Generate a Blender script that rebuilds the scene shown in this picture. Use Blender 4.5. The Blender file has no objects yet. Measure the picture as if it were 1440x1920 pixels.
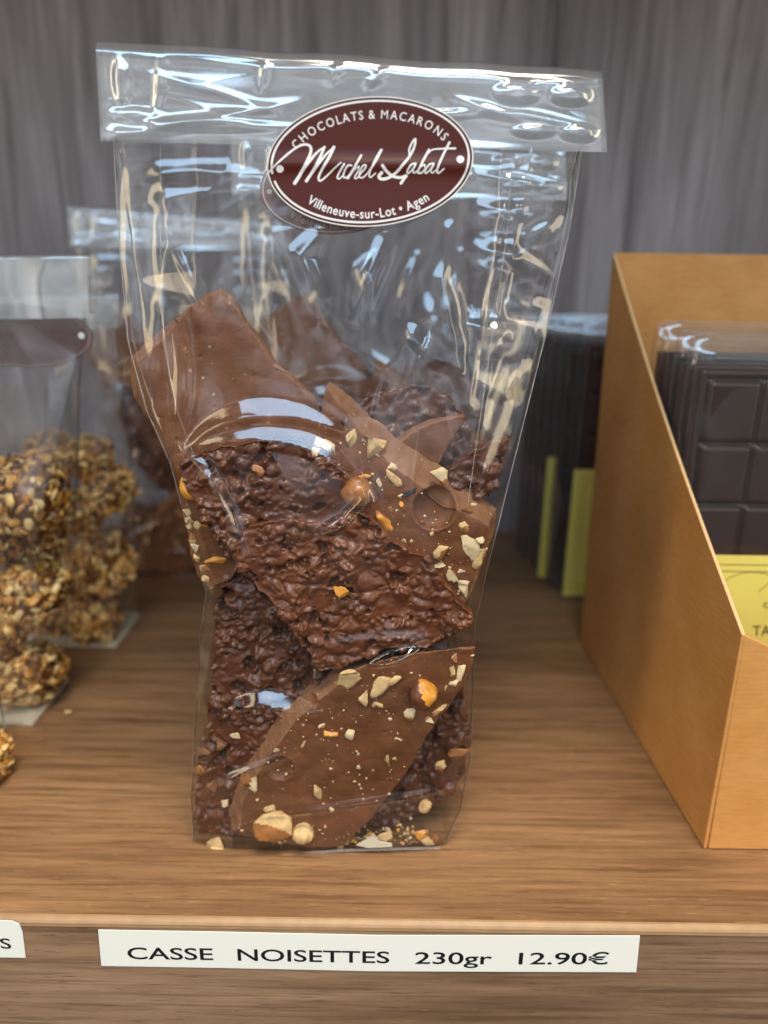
import bpy, bmesh, math, random
import numpy as np
from mathutils import Matrix, Vector

S = bpy.context.scene
COL = S.collection
RNG = np.random.default_rng(7)
random.seed(7)

# ------------------------------------------------------------------ camera
FPX = 1400.0                       # focal length in photograph pixels (1440 x 1920)
CAM = np.array([0.0, -0.1541, 0.165])
PITCH = math.radians(18.0)
ROLL = math.radians(0.8)
_f = np.array([0, math.cos(PITCH), -math.sin(PITCH)])
_u0 = np.array([0, math.sin(PITCH), math.cos(PITCH)])
_r0 = np.array([1.0, 0, 0])
_r = _r0 * math.cos(ROLL) + _u0 * math.sin(ROLL)
_u = -_r0 * math.sin(ROLL) + _u0 * math.cos(ROLL)

cam_d = bpy.data.cameras.new('camera')
cam = bpy.data.objects.new('camera', cam_d)
COL.objects.link(cam)
cam.matrix_world = Matrix(((_r[0], _u[0], -_f[0], CAM[0]), (_r[1], _u[1], -_f[1], CAM[1]),
                           (_r[2], _u[2], -_f[2], CAM[2]), (0, 0, 0, 1)))
cam_d.sensor_fit = 'VERTICAL'
cam_d.sensor_height = 36.0
cam_d.sensor_width = 27.0
cam_d.lens = 36.0 * FPX / 1920.0
cam_d.clip_start = 0.005
cam_d.clip_end = 20
cam_d.dof.use_dof = True
cam_d.dof.focus_distance = 0.197
cam_d.dof.aperture_fstop = 7.0
S.camera = cam

# ------------------------------------------------------------------ world, lamps, exposure
W = bpy.data.worlds.new('World')
S.world = W
W.use_nodes = True
def room_light():
    """the shop around the camera: bright cool windows in front, warm dim ceiling, dark floor"""
    nt = W.node_tree
    bg = nt.nodes['Background']
    tc = nt.nodes.new('ShaderNodeTexCoord')
    sp = nt.nodes.new('ShaderNodeSeparateXYZ')
    nt.links.new(tc.outputs['Generated'], sp.inputs[0])
    def rmp(src, stops, lo=0.0, hi=1.0):
        mr = nt.nodes.new('ShaderNodeMapRange')
        mr.inputs[1].default_value = lo; mr.inputs[2].default_value = hi
        nt.links.new(src, mr.inputs[0])
        r = nt.nodes.new('ShaderNodeValToRGB')
        while len(r.color_ramp.elements) < len(stops): r.color_ramp.elements.new(0.5)
        for e, (p, c) in zip(r.color_ramp.elements, stops):
            e.position = p; e.color = (*c, 1)
        nt.links.new(mr.outputs[0], r.inputs[0])
        return r.outputs[0]
    elev = rmp(sp.outputs[2], [(0.0, (0.04, 0.028, 0.02)), (0.40, (0.07, 0.055, 0.045)), (0.49, (0.22, 0.22, 0.22)), (0.53, (0.66, 0.70, 0.74)), (0.62, (0.70, 0.72, 0.73)), (0.75, (0.40, 0.36, 0.30)), (1.0, (0.22, 0.19, 0.15))], -1, 1)
    front = rmp(sp.outputs[1], [(0.0, (1, 1, 1)), (0.35, (0.75, 0.75, 0.75)), (0.62, (0.22, 0.22, 0.22)), (1.0, (0.12, 0.12, 0.12))], -1, 1)
    n = nt.nodes.new('ShaderNodeTexNoise')
    n.inputs['Scale'].default_value = 4.2; n.inputs['Detail'].default_value = 2.0
    nt.links.new(tc.outputs['Generated'], n.inputs['Vector'])
    pat = rmp(n.outputs[0], [(0.38, (0.14, 0.125, 0.12)), (0.49, (0.75, 0.76, 0.78)), (0.60, (2.3, 2.45, 2.7))])
    prev = elev
    for other in (front, pat):
        m = nt.nodes.new('ShaderNodeMix'); m.data_type = 'RGBA'; m.blend_type = 'MULTIPLY'; m.inputs[0].default_value = 1.0
        nt.links.new(prev, m.inputs[6]); nt.links.new(other, m.inputs[7])
        prev = m.outputs[2]
    nt.links.new(prev, bg.inputs[0])
    bg.inputs[1].default_value = 0.88
room_light()

def lamp(name, loc, target, sx, sy, power, col):
    d = bpy.data.lights.new(name, 'AREA')
    d.shape = 'RECTANGLE'
    d.size, d.size_y = sx, sy
    d.energy = power
    d.color = col
    o = bpy.data.objects.new(name, d)
    COL.objects.link(o)
    o.location = loc
    o.rotation_euler = (Vector(target) - Vector(loc)).to_track_quat('-Z', 'Y').to_euler()
    return o

lamp('ceiling_lamp', (0.22, -0.36, 1.5), (0.02, 0.03, 0.0), 0.80, 0.34, 35, (1.0, 0.88, 0.72))
lamp('shop_window', (-0.20, -1.45, 1.50), (0.0, 0.05, 0.12), 2.0, 0.40, 23, (0.46, 0.72, 1.0))
lamp('strip_lamp', (-1.15, -0.85, 0.50), (0.0, 0.05, 0.12), 0.24, 1.1, 4.8, (1.0, 0.80, 0.48))
lamp('strip_lamp', (1.15, -0.75, 0.50), (0.0, 0.05, 0.12), 0.24, 1.1, 4.8, (1.0, 0.84, 0.58))

S.view_settings.view_transform = 'Standard'
S.view_settings.look = 'None'
S.view_settings.exposure = 0.12
S.view_settings.gamma = 1.0
S.view_settings.use_curve_mapping = False
S.cycles.max_bounces = 12
S.cycles.diffuse_bounces = 4
S.cycles.glossy_bounces = 5
S.cycles.transmission_bounces = 6
S.cycles.transparent_max_bounces = 64
S.cycles.caustics_reflective = False
S.cycles.caustics_refractive = False
S.cycles.use_denoising = True
S.cycles.sample_clamp_indirect = 6.0

# ------------------------------------------------------------------ numeric helpers
def ray(px, py):
    return _f + _r * ((px - 720.0) / FPX) - _u * ((py - 960.0) / FPX)

def on_y(px, py, y):
    d = ray(px, py)
    return CAM + d * ((y - CAM[1]) / d[1])

def on_surf(px, py, fn, n=10):
    """point of the sheet y = fn(x, z) seen at a pixel of the photograph"""
    y = 0.035
    for _ in range(n):
        p = on_y(px, py, y)
        y = float(fn(p[0], p[2]))
    return on_y(px, py, y)

def mmpx(p):
    """metres per photograph pixel at a point"""
    return float(np.dot(np.asarray(p) - CAM, _f)) / FPX

_perm = np.random.default_rng(3).permutation(256)
_perm = np.concatenate([_perm, _perm, _perm])
_g = np.random.default_rng(4).normal(size=(256, 3))
_g /= np.linalg.norm(_g, axis=1)[:, None]

def perlin(P, seed=0):
    P = np.asarray(P, float) + seed * 17.31
    i = np.floor(P).astype(int)
    f = P - i
    w = f * f * f * (f * (f * 6 - 15) + 10)
    i &= 255
    out = 0
    for dx in (0, 1):
        for dy in (0, 1):
            for dz in (0, 1):
                h = _perm[_perm[_perm[(i[:, 0] + dx) & 255] + ((i[:, 1] + dy) & 255)] + ((i[:, 2] + dz) & 255)]
                d = f - np.array([dx, dy, dz])
                v = (_g[h] * d).sum(1)
                wt = (w[:, 0] if dx else 1 - w[:, 0]) * (w[:, 1] if dy else 1 - w[:, 1]) * (w[:, 2] if dz else 1 - w[:, 2])
                out = out + v * wt
    return out * 1.6

def fbm(P, octs=3, seed=0, gain=0.5):
    a, s, o = 1.0, 1.0, 0
    for k in range(octs):
        o = o + a * perlin(np.asarray(P) * s, seed + k * 5)
        a *= gain
        s *= 2.03
    return o

_h3 = np.random.default_rng(5).random((256, 3))

def worley(P, seed=0):
    P = np.asarray(P, float) + seed * 13.7
    i = np.floor(P).astype(int)
    f = P - i
    F1 = np.full(len(P), 9.0)
    F2 = F1.copy()
    for dx in (-1, 0, 1):
        for dy in (-1, 0, 1):
            for dz in (-1, 0, 1):
                h = _perm[_perm[_perm[(i[:, 0] + dx) & 255] + ((i[:, 1] + dy) & 255)] + ((i[:, 2] + dz) & 255)]
                d = np.linalg.norm(np.array([dx, dy, dz]) + _h3[h] - f, axis=1)
                F2 = np.minimum(F2, np.maximum(F1, d))
                F1 = np.minimum(F1, d)
    return F1, F2

def sstep(a, b, x):
    t = np.clip((x - a) / (b - a), 0, 1)
    return t * t * (3 - 2 * t)

def seg_dist(X, Z, pts):
    """distance to a polyline and the running fraction along it"""
    pts = np.asarray(pts)
    seg = pts[1:] - pts[:-1]
    ln = np.linalg.norm(seg, axis=1)
    cum = np.concatenate([[0], np.cumsum(ln)])
    best = np.full(X.shape, 1e9)
    frac = np.zeros(X.shape)
    for k in range(len(seg)):
        t = np.clip(((X - pts[k, 0]) * seg[k, 0] + (Z - pts[k, 1]) * seg[k, 1]) / max(ln[k] ** 2, 1e-18), 0, 1)
        d = np.hypot(X - pts[k, 0] - t * seg[k, 0], Z - pts[k, 1] - t * seg[k, 1])
        m = d < best
        best = np.where(m, d, best)
        frac = np.where(m, (cum[k] + t * ln[k]) / cum[-1], frac)
    return best, frac

def catmull(pts, n=8):
    p = [np.asarray(q, float) for q in pts]
    p = [2 * p[0] - p[1]] + p + [2 * p[-1] - p[-2]]
    out = []
    for k in range(1, len(p) - 2):
        for t in np.linspace(0, 1, n, endpoint=False):
            a, b, c, d = p[k - 1], p[k], p[k + 1], p[k + 2]
            out.append(0.5 * (2 * b + (c - a) * t + (2 * a - 5 * b + 4 * c - d) * t * t + (3 * b - a - 3 * c + d) * t ** 3))
    out.append(p[-2])
    return np.array(out)

# ------------------------------------------------------------------ object helpers
def mesh_obj(name, V, F, mats, parent=None, origin=(0, 0, 0), midx=None, smooth=True):
    V = np.asarray(V, float) - np.asarray(origin, float)
    me = bpy.data.meshes.new(name)
    me.from_pydata(V.tolist(), [], [tuple(int(i) for i in f) for f in F])
    if not isinstance(mats, (list, tuple)):
        mats = [mats]
    for m in mats:
        me.materials.append(m)
    if midx is not None:
        me.polygons.foreach_set('material_index', np.asarray(midx, dtype=np.int32))
    me.polygons.foreach_set('use_smooth', np.full(len(me.polygons), smooth))
    me.update()
    o = bpy.data.objects.new(name, me)
    COL.objects.link(o)
    if parent is not None:
        o.parent = parent
    else:
        o.location = origin
    return o

def thing(name, loc):
    o = bpy.data.objects.new(name, None)
    o.empty_display_size = 0.01
    COL.objects.link(o)
    o.location = loc
    return o

def tag(o, label=None, cat=None, group=None, kind=None):
    if label: o['label'] = label
    if cat: o['category'] = cat
    if group: o['group'] = group
    if kind: o['kind'] = kind
    return o

def children_of(o):
    return [c for c in COL.objects if c.parent == o]

def copy_tree(o, parent=None, skip=()):
    c = o.copy()
    COL.objects.link(c)
    c.parent = parent
    for ch in children_of(o):
        if ch.name.split('.')[0] not in skip:
            copy_tree(ch, c, skip)
    return c

def grid_faces(nr, nc, wrap=False):
    r = np.arange(nr - 1)[:, None]
    c = np.arange(nc if wrap else nc - 1)[None, :]
    c2 = (c + 1) % nc
    a = r * nc + c
    b = r * nc + c2
    return np.stack([a, b, b + nc, a + nc], -1).reshape(-1, 4)

class MB:
    """collects boxes and loose shapes into one mesh"""
    def __init__(s): s.V, s.F, s.M = [], [], []
    def add(s, V, F, m=0):
        n = sum(len(v) for v in s.V)
        s.V.append(np.asarray(V, float))
        s.F += [tuple(int(i) + n for i in f) for f in F]
        s.M += [m] * len(F)
    def box(s, a, b, m=0):
        x0, y0, z0 = a; x1, y1, z1 = b
        V = [(x0,y0,z0),(x1,y0,z0),(x1,y1,z0),(x0,y1,z0),(x0,y0,z1),(x1,y0,z1),(x1,y1,z1),(x0,y1,z1)]
        s.add(V, [(0,3,2,1),(4,5,6,7),(0,1,5,4),(1,2,6,5),(2,3,7,6),(3,0,4,7)], m)
    def prism(s, P, d, m=0):
        """closed outline P (3-D points) pushed along d"""
        P = np.asarray(P, float); n = len(P)
        V = np.concatenate([P, P + np.asarray(d)])
        F = [tuple(range(n)), tuple(range(2 * n - 1, n - 1, -1))] + [((k + 1) % n, k, n + k, n + (k + 1) % n) for k in range(n)]
        s.add(V, F, m)
    def build(s, name, mats, parent=None, origin=(0, 0, 0), smooth=False, bevel=0, seg=2):
        o = mesh_obj(name, np.concatenate(s.V), s.F, mats, parent, origin, s.M, smooth)
        if bevel:
            b = o.modifiers.new('bevel', 'BEVEL')
            b.width = bevel; b.segments = seg; b.limit_method = 'ANGLE'
        return o

# ------------------------------------------------------------------ materials
def new_mat(name):
    m = bpy.data.materials.new(name)
    m.use_nodes = True
    nt = m.node_tree
    b = nt.nodes['Principled BSDF']
    return m, nt, b

def node(nt, typ, **kw):
    n = nt.nodes.new(typ)
    for k, v in kw.items():
        if k in n.inputs:
            n.inputs[k].default_value = v
        else:
            setattr(n, k, v)
    return n

def ramp(nt, src, stops):
    r = nt.nodes.new('ShaderNodeValToRGB')
    e = r.color_ramp.elements
    while len(e) < len(stops): e.new(0.5)
    for el, (p, c) in zip(e, stops):
        el.position = p
        el.color = (*c, 1) if len(c) == 3 else c
    nt.links.new(src, r.inputs[0])
    return r

def noise(nt, co, scale, vec=(1, 1, 1), detail=3, rough=0.5, dist=0.0):
    mp = node(nt, 'ShaderNodeMapping')
    mp.inputs['Scale'].default_value = vec
    nt.links.new(co, mp.inputs['Vector'])
    n = node(nt, 'ShaderNodeTexNoise')
    n.inputs['Scale'].default_value = scale
    n.inputs['Detail'].default_value = detail
    n.inputs['Roughness'].default_value = rough
    n.inputs['Distortion'].default_value = dist
    nt.links.new(mp.outputs[0], n.inputs['Vector'])
    return n.outputs[0]

def mixc(nt, fac, a, b, mode='MIX'):
    m = nt.nodes.new('ShaderNodeMix')
    m.data_type = 'RGBA'
    m.blend_type = mode
    for s, v in ((m.inputs[0], fac), (m.inputs[6], a), (m.inputs[7], b)):
        if isinstance(v, (int, float)): s.default_value = v
        elif isinstance(v, tuple): s.default_value = (*v, 1)
        else: nt.links.new(v, s)
    return m.outputs[2]

def bump(nt, b, h, strength, dist):
    n = node(nt, 'ShaderNodeBump')
    n.inputs['Strength'].default_value = strength
    n.inputs['Distance'].default_value = dist
    nt.links.new(h, n.inputs['Height'])
    nt.links.new(n.outputs[0], b.inputs['Normal'])

def coords(nt):
    return node(nt, 'ShaderNodeTexCoord').outputs['Object']

def plain(name, col, rough=0.5, spec=0.5, vary=0.0, vscale=300):
    m, nt, b = new_mat(name)
    b.inputs['Base Color'].default_value = (*col, 1)
    b.inputs['Roughness'].default_value = rough
    b.inputs['Specular IOR Level'].default_value = spec
    if vary:
        n = noise(nt, coords(nt), vscale, detail=4)
        r = ramp(nt, n, [(0.3, tuple(c * (1 - vary) for c in col)), (0.7, tuple(min(1, c * (1 + vary)) for c in col))])
        nt.links.new(r.outputs[0], b.inputs['Base Color'])
        bump(nt, b, n, 0.3, 0.0003)
    return m

def wood(name, axis, dark, mid, light, rough=0.42, spec=0.35, pore=1.0, k=1.0):
    """laminate with long grain along x (axis 0) or z (axis 2)"""
    m, nt, b = new_mat(name)
    co = coords(nt)
    st = lambda l, c: (l, c * k, c * k) if axis == 0 else (c * k, c * k, l)
    broad = noise(nt, co, 1.0, st(3.5, 38), 3, 0.55, 0.6)
    fine = noise(nt, co, 1.0, st(18, 320), 4, 0.6, 0.3)
    hair = noise(nt, co, 1.0, st(85, 1250), 3, 0.7)
    c1 = ramp(nt, broad, [(0.30, dark), (0.52, mid), (0.74, light)]).outputs[0]
    f1 = ramp(nt, fine, [(0.34, (0.66, 0.62, 0.58)), (0.54, (1.0, 1.0, 1.0)), (0.68, (1.12, 1.12, 1.12))]).outputs[0]
    c2 = mixc(nt, 0.85, c1, f1, 'MULTIPLY')
    mid_ = noise(nt, co, 1.0, st(16, 600), 3, 0.6, 0.2)
    c2 = mixc(nt, 0.8, c2, ramp(nt, mid_, [(0.36, (0.66, 0.62, 0.58)), (0.48, (1, 1, 1)), (0.66, (1.14, 1.14, 1.12))]).outputs[0], 'MULTIPLY')
    h1 = ramp(nt, hair, [(0.60, (0, 0, 0)), (0.70, (0.45 * pore,) * 3)]).outputs[0]
    hl = mixc(nt, 0.5, tuple(min(1, c * 1.7) for c in light), light)
    c3 = mixc(nt, h1, c2, hl)
    h2 = ramp(nt, hair, [(0.32, (0.75 * pore,) * 3), (0.42, (0, 0, 0))]).outputs[0]
    c4 = mixc(nt, h2, c3, tuple(c * 0.55 for c in dark))
    nt.links.new(c4, b.inputs['Base Color'])
    b.inputs['Roughness'].default_value = rough
    b.inputs['Specular IOR Level'].default_value = spec
    bump(nt, b, hair, 0.25, 0.0002)
    return m

M = {}
M['shelf'] = wood('walnut_laminate', 0, (0.195, 0.101, 0.047), (0.292, 0.157, 0.073), (0.39, 0.222, 0.108))
M['edge'] = wood('walnut_edge', 0, (0.165, 0.094, 0.052), (0.265, 0.158, 0.090), (0.37, 0.235, 0.14), 0.5)
def panel():
    """grey laminate with upright grain: soft broad figure, thin dark and pale streaks of changing length"""
    m, nt, b = new_mat('grey_wood_panel')
    co = coords(nt)
    broad = noise(nt, co, 1.0, (34, 34, 3.0), 4, 0.6, 0.9)
    mid_ = noise(nt, co, 1.0, (150, 150, 5.0), 4, 0.65, 0.5)
    fine = noise(nt, co, 1.0, (560, 560, 14), 3, 0.6)
    c = ramp(nt, broad, [(0.32, (0.130, 0.114, 0.117)), (0.52, (0.202, 0.180, 0.184)), (0.74, (0.300, 0.275, 0.280))]).outputs[0]
    c = mixc(nt, 0.9, c, ramp(nt, mid_, [(0.32, (0.50, 0.48, 0.47)), (0.44, (1, 1, 1)), (0.58, (1.0, 1.0, 1.0)), (0.68, (1.42, 1.42, 1.43))]).outputs[0], 'MULTIPLY')
    c = mixc(nt, 0.8, c, ramp(nt, fine, [(0.34, (0.72, 0.70, 0.70)), (0.52, (1, 1, 1)), (0.68, (1.2, 1.2, 1.2))]).outputs[0], 'MULTIPLY')
    nt.links.new(c, b.inputs['Base Color'])
    b.inputs['Roughness'].default_value = 0.5
    b.inputs['Specular IOR Level'].default_value = 0.3
    return m
M['wall'] = panel()
M['lip'] = plain('edge_lip', (0.36, 0.215, 0.105), 0.4, 0.5, 0.12, 200)

def chocolate(name, col, light, rough, bloom, micro=0.0003, spec=0.36):
    m, nt, b = new_mat(name)
    co = coords(nt)
    n1 = noise(nt, co, 140, detail=4, rough=0.6)
    c = ramp(nt, n1, [(0.3, tuple(v * 0.72 for v in col)), (0.55, col), (0.78, light)]).outputs[0]
    v = node(nt, 'ShaderNodeTexVoronoi')
    v.inputs['Scale'].default_value = 330
    nt.links.new(co, v.inputs['Vector'])
    dots = ramp(nt, v.outputs['Distance'], [(0.10, (1, 1, 1)), (0.17, (0, 0, 0))]).outputs[0]
    sel = ramp(nt, noise(nt, co, 260, detail=2), [(0.50, (0, 0, 0)), (0.62, (bloom,) * 3)]).outputs[0]
    c = mixc(nt, mixc(nt, 1.0, dots, sel, 'MULTIPLY'), c, (0.52, 0.33, 0.18))
    sc = ramp(nt, noise(nt, co, 55, detail=5, rough=0.65, dist=0.8), [(0.54, (0, 0, 0)), (0.76, (0.30,) * 3)]).outputs[0]
    c = mixc(nt, sc, c, tuple(min(1, v * 1.5 + 0.012) for v in light))
    nt.links.new(c, b.inputs['Base Color'])
    rr = ramp(nt, noise(nt, co, 90, detail=3), [(0.3, (rough - 0.08,) * 3), (0.7, (rough + 0.14,) * 3)])
    nt.links.new(rr.outputs[0], b.inputs['Roughness'])
    b.inputs['Specular IOR Level'].default_value = spec
    bump(nt, b, noise(nt, co, 900, detail=4, rough=0.6), 0.5, micro)
    return m

M['milk'] = chocolate('milk_chocolate', (0.170, 0.060, 0.0205), (0.215, 0.082, 0.031), 0.42, 0.85)
M['rough'] = chocolate('crisp_chocolate', (0.112, 0.0355, 0.0140), (0.165, 0.056, 0.0235), 0.25, 0.6, spec=0.5)
M['crisp_milk'] = chocolate('crisp_milk_chocolate', (0.158, 0.049, 0.018), (0.215, 0.075, 0.030), 0.25, 0.7, spec=0.5)
M['broken'] = chocolate('broken_chocolate_edge', (0.265, 0.122, 0.055), (0.36, 0.18, 0.09), 0.62, 0.8, 0.0006)
M['darkbar'] = plain('dark_chocolate', (0.040, 0.024, 0.019), 0.36, 0.5, 0.12, 60)
M['cream_nut'] = plain('hazelnut_flesh', (0.66, 0.44, 0.20), 0.6, 0.3, 0.22, 420)
M['pale_nut'] = plain('pale_nut', (0.74, 0.56, 0.32), 0.6, 0.3, 0.16, 420)
M['gold_nut'] = plain('roasted_nut', (0.74, 0.31, 0.04), 0.36, 0.5, 0.22, 300)
M['skin'] = plain('hazelnut_skin', (0.145, 0.042, 0.016), 0.36, 0.5, 0.35, 320)
M['brown_nut'] = plain('hazelnut_shell_brown', (0.36, 0.145, 0.045), 0.30, 0.5, 0.35, 260)
M['char'] = plain('dark_bit', (0.020, 0.011, 0.008), 0.5, 0.4)
M['flake_gold'] = plain('golden_flake', (0.64, 0.31, 0.06), 0.28, 0.5, 0.35, 240)
M['flake_pale'] = plain('pale_flake', (0.84, 0.55, 0.21), 0.3, 0.5, 0.25, 240)
M['flake_dark'] = plain('dark_flake', (0.22, 0.088, 0.022), 0.3, 0.5, 0.3, 240)
M['card'] = plain('cream_card', (0.62, 0.55, 0.40), 0.6, 0.3)
M['paper'] = plain('label_paper', (0.90, 0.88, 0.79), 0.55, 0.3)
M['ink'] = plain('black_ink', (0.012, 0.011, 0.010), 0.5, 0.3)
M['white_print'] = plain('white_print', (0.86, 0.82, 0.78), 0.42, 0.4)
M['sticker'] = plain('brown_sticker', (0.082, 0.0140, 0.0070), 0.36, 0.2)
M['sticker_edge'] = plain('brown_rim', (0.05, 0.011, 0.008), 0.3, 0.5)
M['yellow'] = plain('yellow_label', (0.95, 0.80, 0.17), 0.45, 0.4, 0.04, 40)
M['yellow_line'] = plain('olive_print', (0.33, 0.26, 0.05), 0.5, 0.3)
M['yellow_ink'] = plain('brown_print', (0.09, 0.06, 0.02), 0.5, 0.3)

def kraft():
    m, nt, b = new_mat('kraft_card')
    co = coords(nt)
    n1 = noise(nt, co, 1.0, (45, 45, 45), 4, 0.6)
    n2 = noise(nt, co, 1.0, (150, 150, 1100), 4, 0.65)
    c = ramp(nt, n1, [(0.3, (0.60, 0.268, 0.068)), (0.7, (0.70, 0.340, 0.112))]).outputs[0]
    c = mixc(nt, 0.55, c, ramp(nt, n2, [(0.3, (0.80, 0.78, 0.74)), (0.7, (1.1, 1.1, 1.1))]).outputs[0], 'MULTIPLY')
    nt.links.new(c, b.inputs['Base Color'])
    b.inputs['Roughness'].default_value = 0.62
    b.inputs['Specular IOR Level'].default_value = 0.3
    bump(nt, b, n2, 0.2, 0.0002)
    return m
M['kraft'] = kraft()
M['kraft_cut'] = plain('kraft_cut_edge', (0.78, 0.50, 0.24), 0.7, 0.2, 0.1, 700)

def film(name, f0=0.075, gain=0.75, rough=0.06, haze=0.02, tint=(1, 1, 1), micro=0.0):
    """thin clear plastic: see-through sheet with a Fresnel-like gloss and a little diffuse haze that imitates broad reflections"""
    m = bpy.data.materials.new(name)
    m.use_nodes = True
    nt = m.node_tree
    nt.nodes.clear()
    out = node(nt, 'ShaderNodeOutputMaterial')
    tr = node(nt, 'ShaderNodeBsdfTransparent')
    tr.inputs[0].default_value = (*tint, 1)
    gl = node(nt, 'ShaderNodeBsdfGlossy')
    gl.inputs['Roughness'].default_value = rough
    df = node(nt, 'ShaderNodeBsdfDiffuse')
    df.inputs[0].default_value = (0.85, 0.87, 0.88, 1)
    lw = node(nt, 'ShaderNodeLayerWeight')
    lw.inputs['Blend'].default_value = 0.5
    pw = node(nt, 'ShaderNodeMath', operation='POWER')
    pw.inputs[1].default_value = 4.0
    nt.links.new(lw.outputs['Facing'], pw.inputs[0])
    ma = node(nt, 'ShaderNodeMath', operation='MULTIPLY_ADD')
    ma.inputs[1].default_value = gain
    ma.inputs[2].default_value = f0
    nt.links.new(pw.outputs[0], ma.inputs[0])
    hz = nt.nodes.new('ShaderNodeMixShader')
    hz.inputs[0].default_value = haze
    nt.links.new(tr.outputs[0], hz.inputs[1])
    nt.links.new(df.outputs[0], hz.inputs[2])
    mx = nt.nodes.new('ShaderNodeMixShader')
    nt.links.new(ma.outputs[0], mx.inputs[0])
    nt.links.new(hz.outputs[0], mx.inputs[1])
    nt.links.new(gl.outputs[0], mx.inputs[2])
    nt.links.new(mx.outputs[0], out.inputs[0])
    if micro:
        co = coords(nt)
        bp = node(nt, 'ShaderNodeBump')
        bp.inputs['Strength'].default_value = 0.4
        bp.inputs['Distance'].default_value = micro
        nt.links.new(noise(nt, co, 500, detail=3), bp.inputs['Height'])
        nt.links.new(bp.outputs[0], gl.inputs['Normal'])
    return m
M['film'] = film('clear_film', 0.075, 0.9, 0.085, 0.003)
M['crease'] = film('film_crease', 0.16, 0.6, 0.16, 0.05)
M['film_fold'] = film('clear_film_folded', 0.20, 0.75, 0.13, 0.12)
M['film_far'] = film('clear_film_far', 0.075, 0.7, 0.10, 0.015)
M['film_band'] = film('film_fold_painted_sheen', 0.24, 0.7, 0.14, 0.22, (1.0, 0.985, 0.95))  # strong haze and warm tint stand in for a lamp's reflection
M['ghost'] = film('faded_sticker', 0.05, 0.3, 0.2, 0.0)
def ghost_mats():
    def g(name, col, fac):
        m = bpy.data.materials.new(name)
        m.use_nodes = True
        nt = m.node_tree
        b = nt.nodes['Principled BSDF']
        b.inputs['Base Color'].default_value = (*col, 1)
        b.inputs['Roughness'].default_value = 0.5
        b.inputs['Alpha'].default_value = fac
        return m
    M['faint_print'] = g('faint_white_print', (0.6, 0.5, 0.48), 0.35)
    return g('faded_brown_print', (0.27, 0.15, 0.14), 0.78), g('faded_white_print', (0.80, 0.72, 0.68), 0.75), g('faint_brown_sticker', (0.16, 0.075, 0.07), 0.48)
M['ghost_body'], M['ghost_print'], M['faint'] = ghost_mats()

# ------------------------------------------------------------------ text helpers
_glyph = {}
def glyph(ch, bold=0.0):
    """mesh of one character of the built-in font: verts (2-D), faces, advance"""
    if ch == 'M': bold = 0.0
    k = (ch, bold)
    if k not in _glyph:
        def curve(txt):
            c = bpy.data.curves.new('t', 'FONT')
            c.body = txt
            c.offset = bold
            c.resolution_u = 4
            o = bpy.data.objects.new('t', c)
            COL.objects.link(o)
            bpy.context.view_layer.update()
            dg = bpy.context.evaluated_depsgraph_get()
            me = bpy.data.meshes.new_from_object(o.evaluated_get(dg))
            V = np.array([v.co[:2] for v in me.vertices]).reshape(-1, 2)
            F = [tuple(p.vertices) for p in me.polygons]
            bpy.data.objects.remove(o)
            bpy.data.curves.remove(c)
            bpy.data.meshes.remove(me)
            return V, F
        V, F = curve(ch) if ch != ' ' else (np.zeros((0, 2)), [])
        a, _ = curve('I' + ch + 'I')
        b, _ = curve('II')
        adv = (a[:, 0].max() - b[:, 0].max())
        _glyph[k] = (V, F, adv)
    return _glyph[k]

def line_text(txt, bold=0.0, gap=0.0):
    """one line of text as flat mesh data; gap is extra tracking"""
    V, F, x, n = [], [], 0.0, 0
    for ch in txt:
        v, f, a = glyph(ch, bold)
        V.append(v + np.array([x, 0]))
        F += [tuple(i + n for i in q) for q in f]
        n += len(v)
        x += a + gap
    return np.concatenate(V), F

def ribbon(pts, widths):
    """flat pen stroke of changing width"""
    P = np.asarray(pts, float)
    t = np.gradient(P, axis=0)
    t /= np.linalg.norm(t, axis=1)[:, None] + 1e-9
    n = np.stack([-t[:, 1], t[:, 0]], 1)
    w = np.asarray(widths)[:, None] / 2
    a, b = P + n * w, P - n * w
    V = np.concatenate([a, b])
    k = len(P)
    F = [(i, i + 1, k + i + 1, k + i) for i in range(k - 1)]
    # round caps
    for end, idx in ((0, 0), (1, k - 1)):
        m = len(V)
        c = P[idx]
        r = w[idx, 0]
        an = np.linspace(0, 2 * math.pi, 12, endpoint=False)
        V = np.concatenate([V, np.stack([c[0] + r * np.cos(an), c[1] + r * np.sin(an)], 1)])
        F.append(tuple(range(m, m + 12)))
    return V, F

def disc2(cx, cy, rx, ry, n=32):
    an = np.linspace(0, 2 * math.pi, n, endpoint=False)
    return np.stack([cx + rx * np.cos(an), cy + ry * np.sin(an)], 1), [tuple(range(n))]

# ------------------------------------------------------------------ the setting
o = MB()
o.box((-0.9, 0.0012, -0.045), (0.9, 0.315, 0.0))
shelf = o.build('shelf', M['shelf'])
tag(shelf, 'brown walnut laminate shelf board under the bags', kind='structure')
o = MB()
o.box((-0.9, 0.0, -0.045), (0.9, 0.0010, -0.0011))
eb = o.build('edge_band', M['edge'], shelf)
o = MB()
yy, zz = [], []
lip = [(0.0012 + 0.0001, -0.0010)] 
an = np.linspace(math.pi, math.pi / 2, 7)
prof = [(0.0021 + 0.0021 * math.cos(a), -0.0020 + 0.0021 * math.sin(a)) for a in an] + [(0.0024, -0.002)]
prof = [(y - 0.0001, z + 0.0001) for y, z in prof]
o.prism([(-0.9, y, z) for y, z in prof], (1.8, 0, 0))
o.build('rounded_lip', M['lip'], shelf, smooth=False)
o = MB()
o.box((-1.2, 0.315, -0.25), (1.2, 0.333, 0.75))
tag(o.build('back_panel', M['wall']), 'grey vertical wood grain panel behind the shelf', kind='structure')

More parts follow.
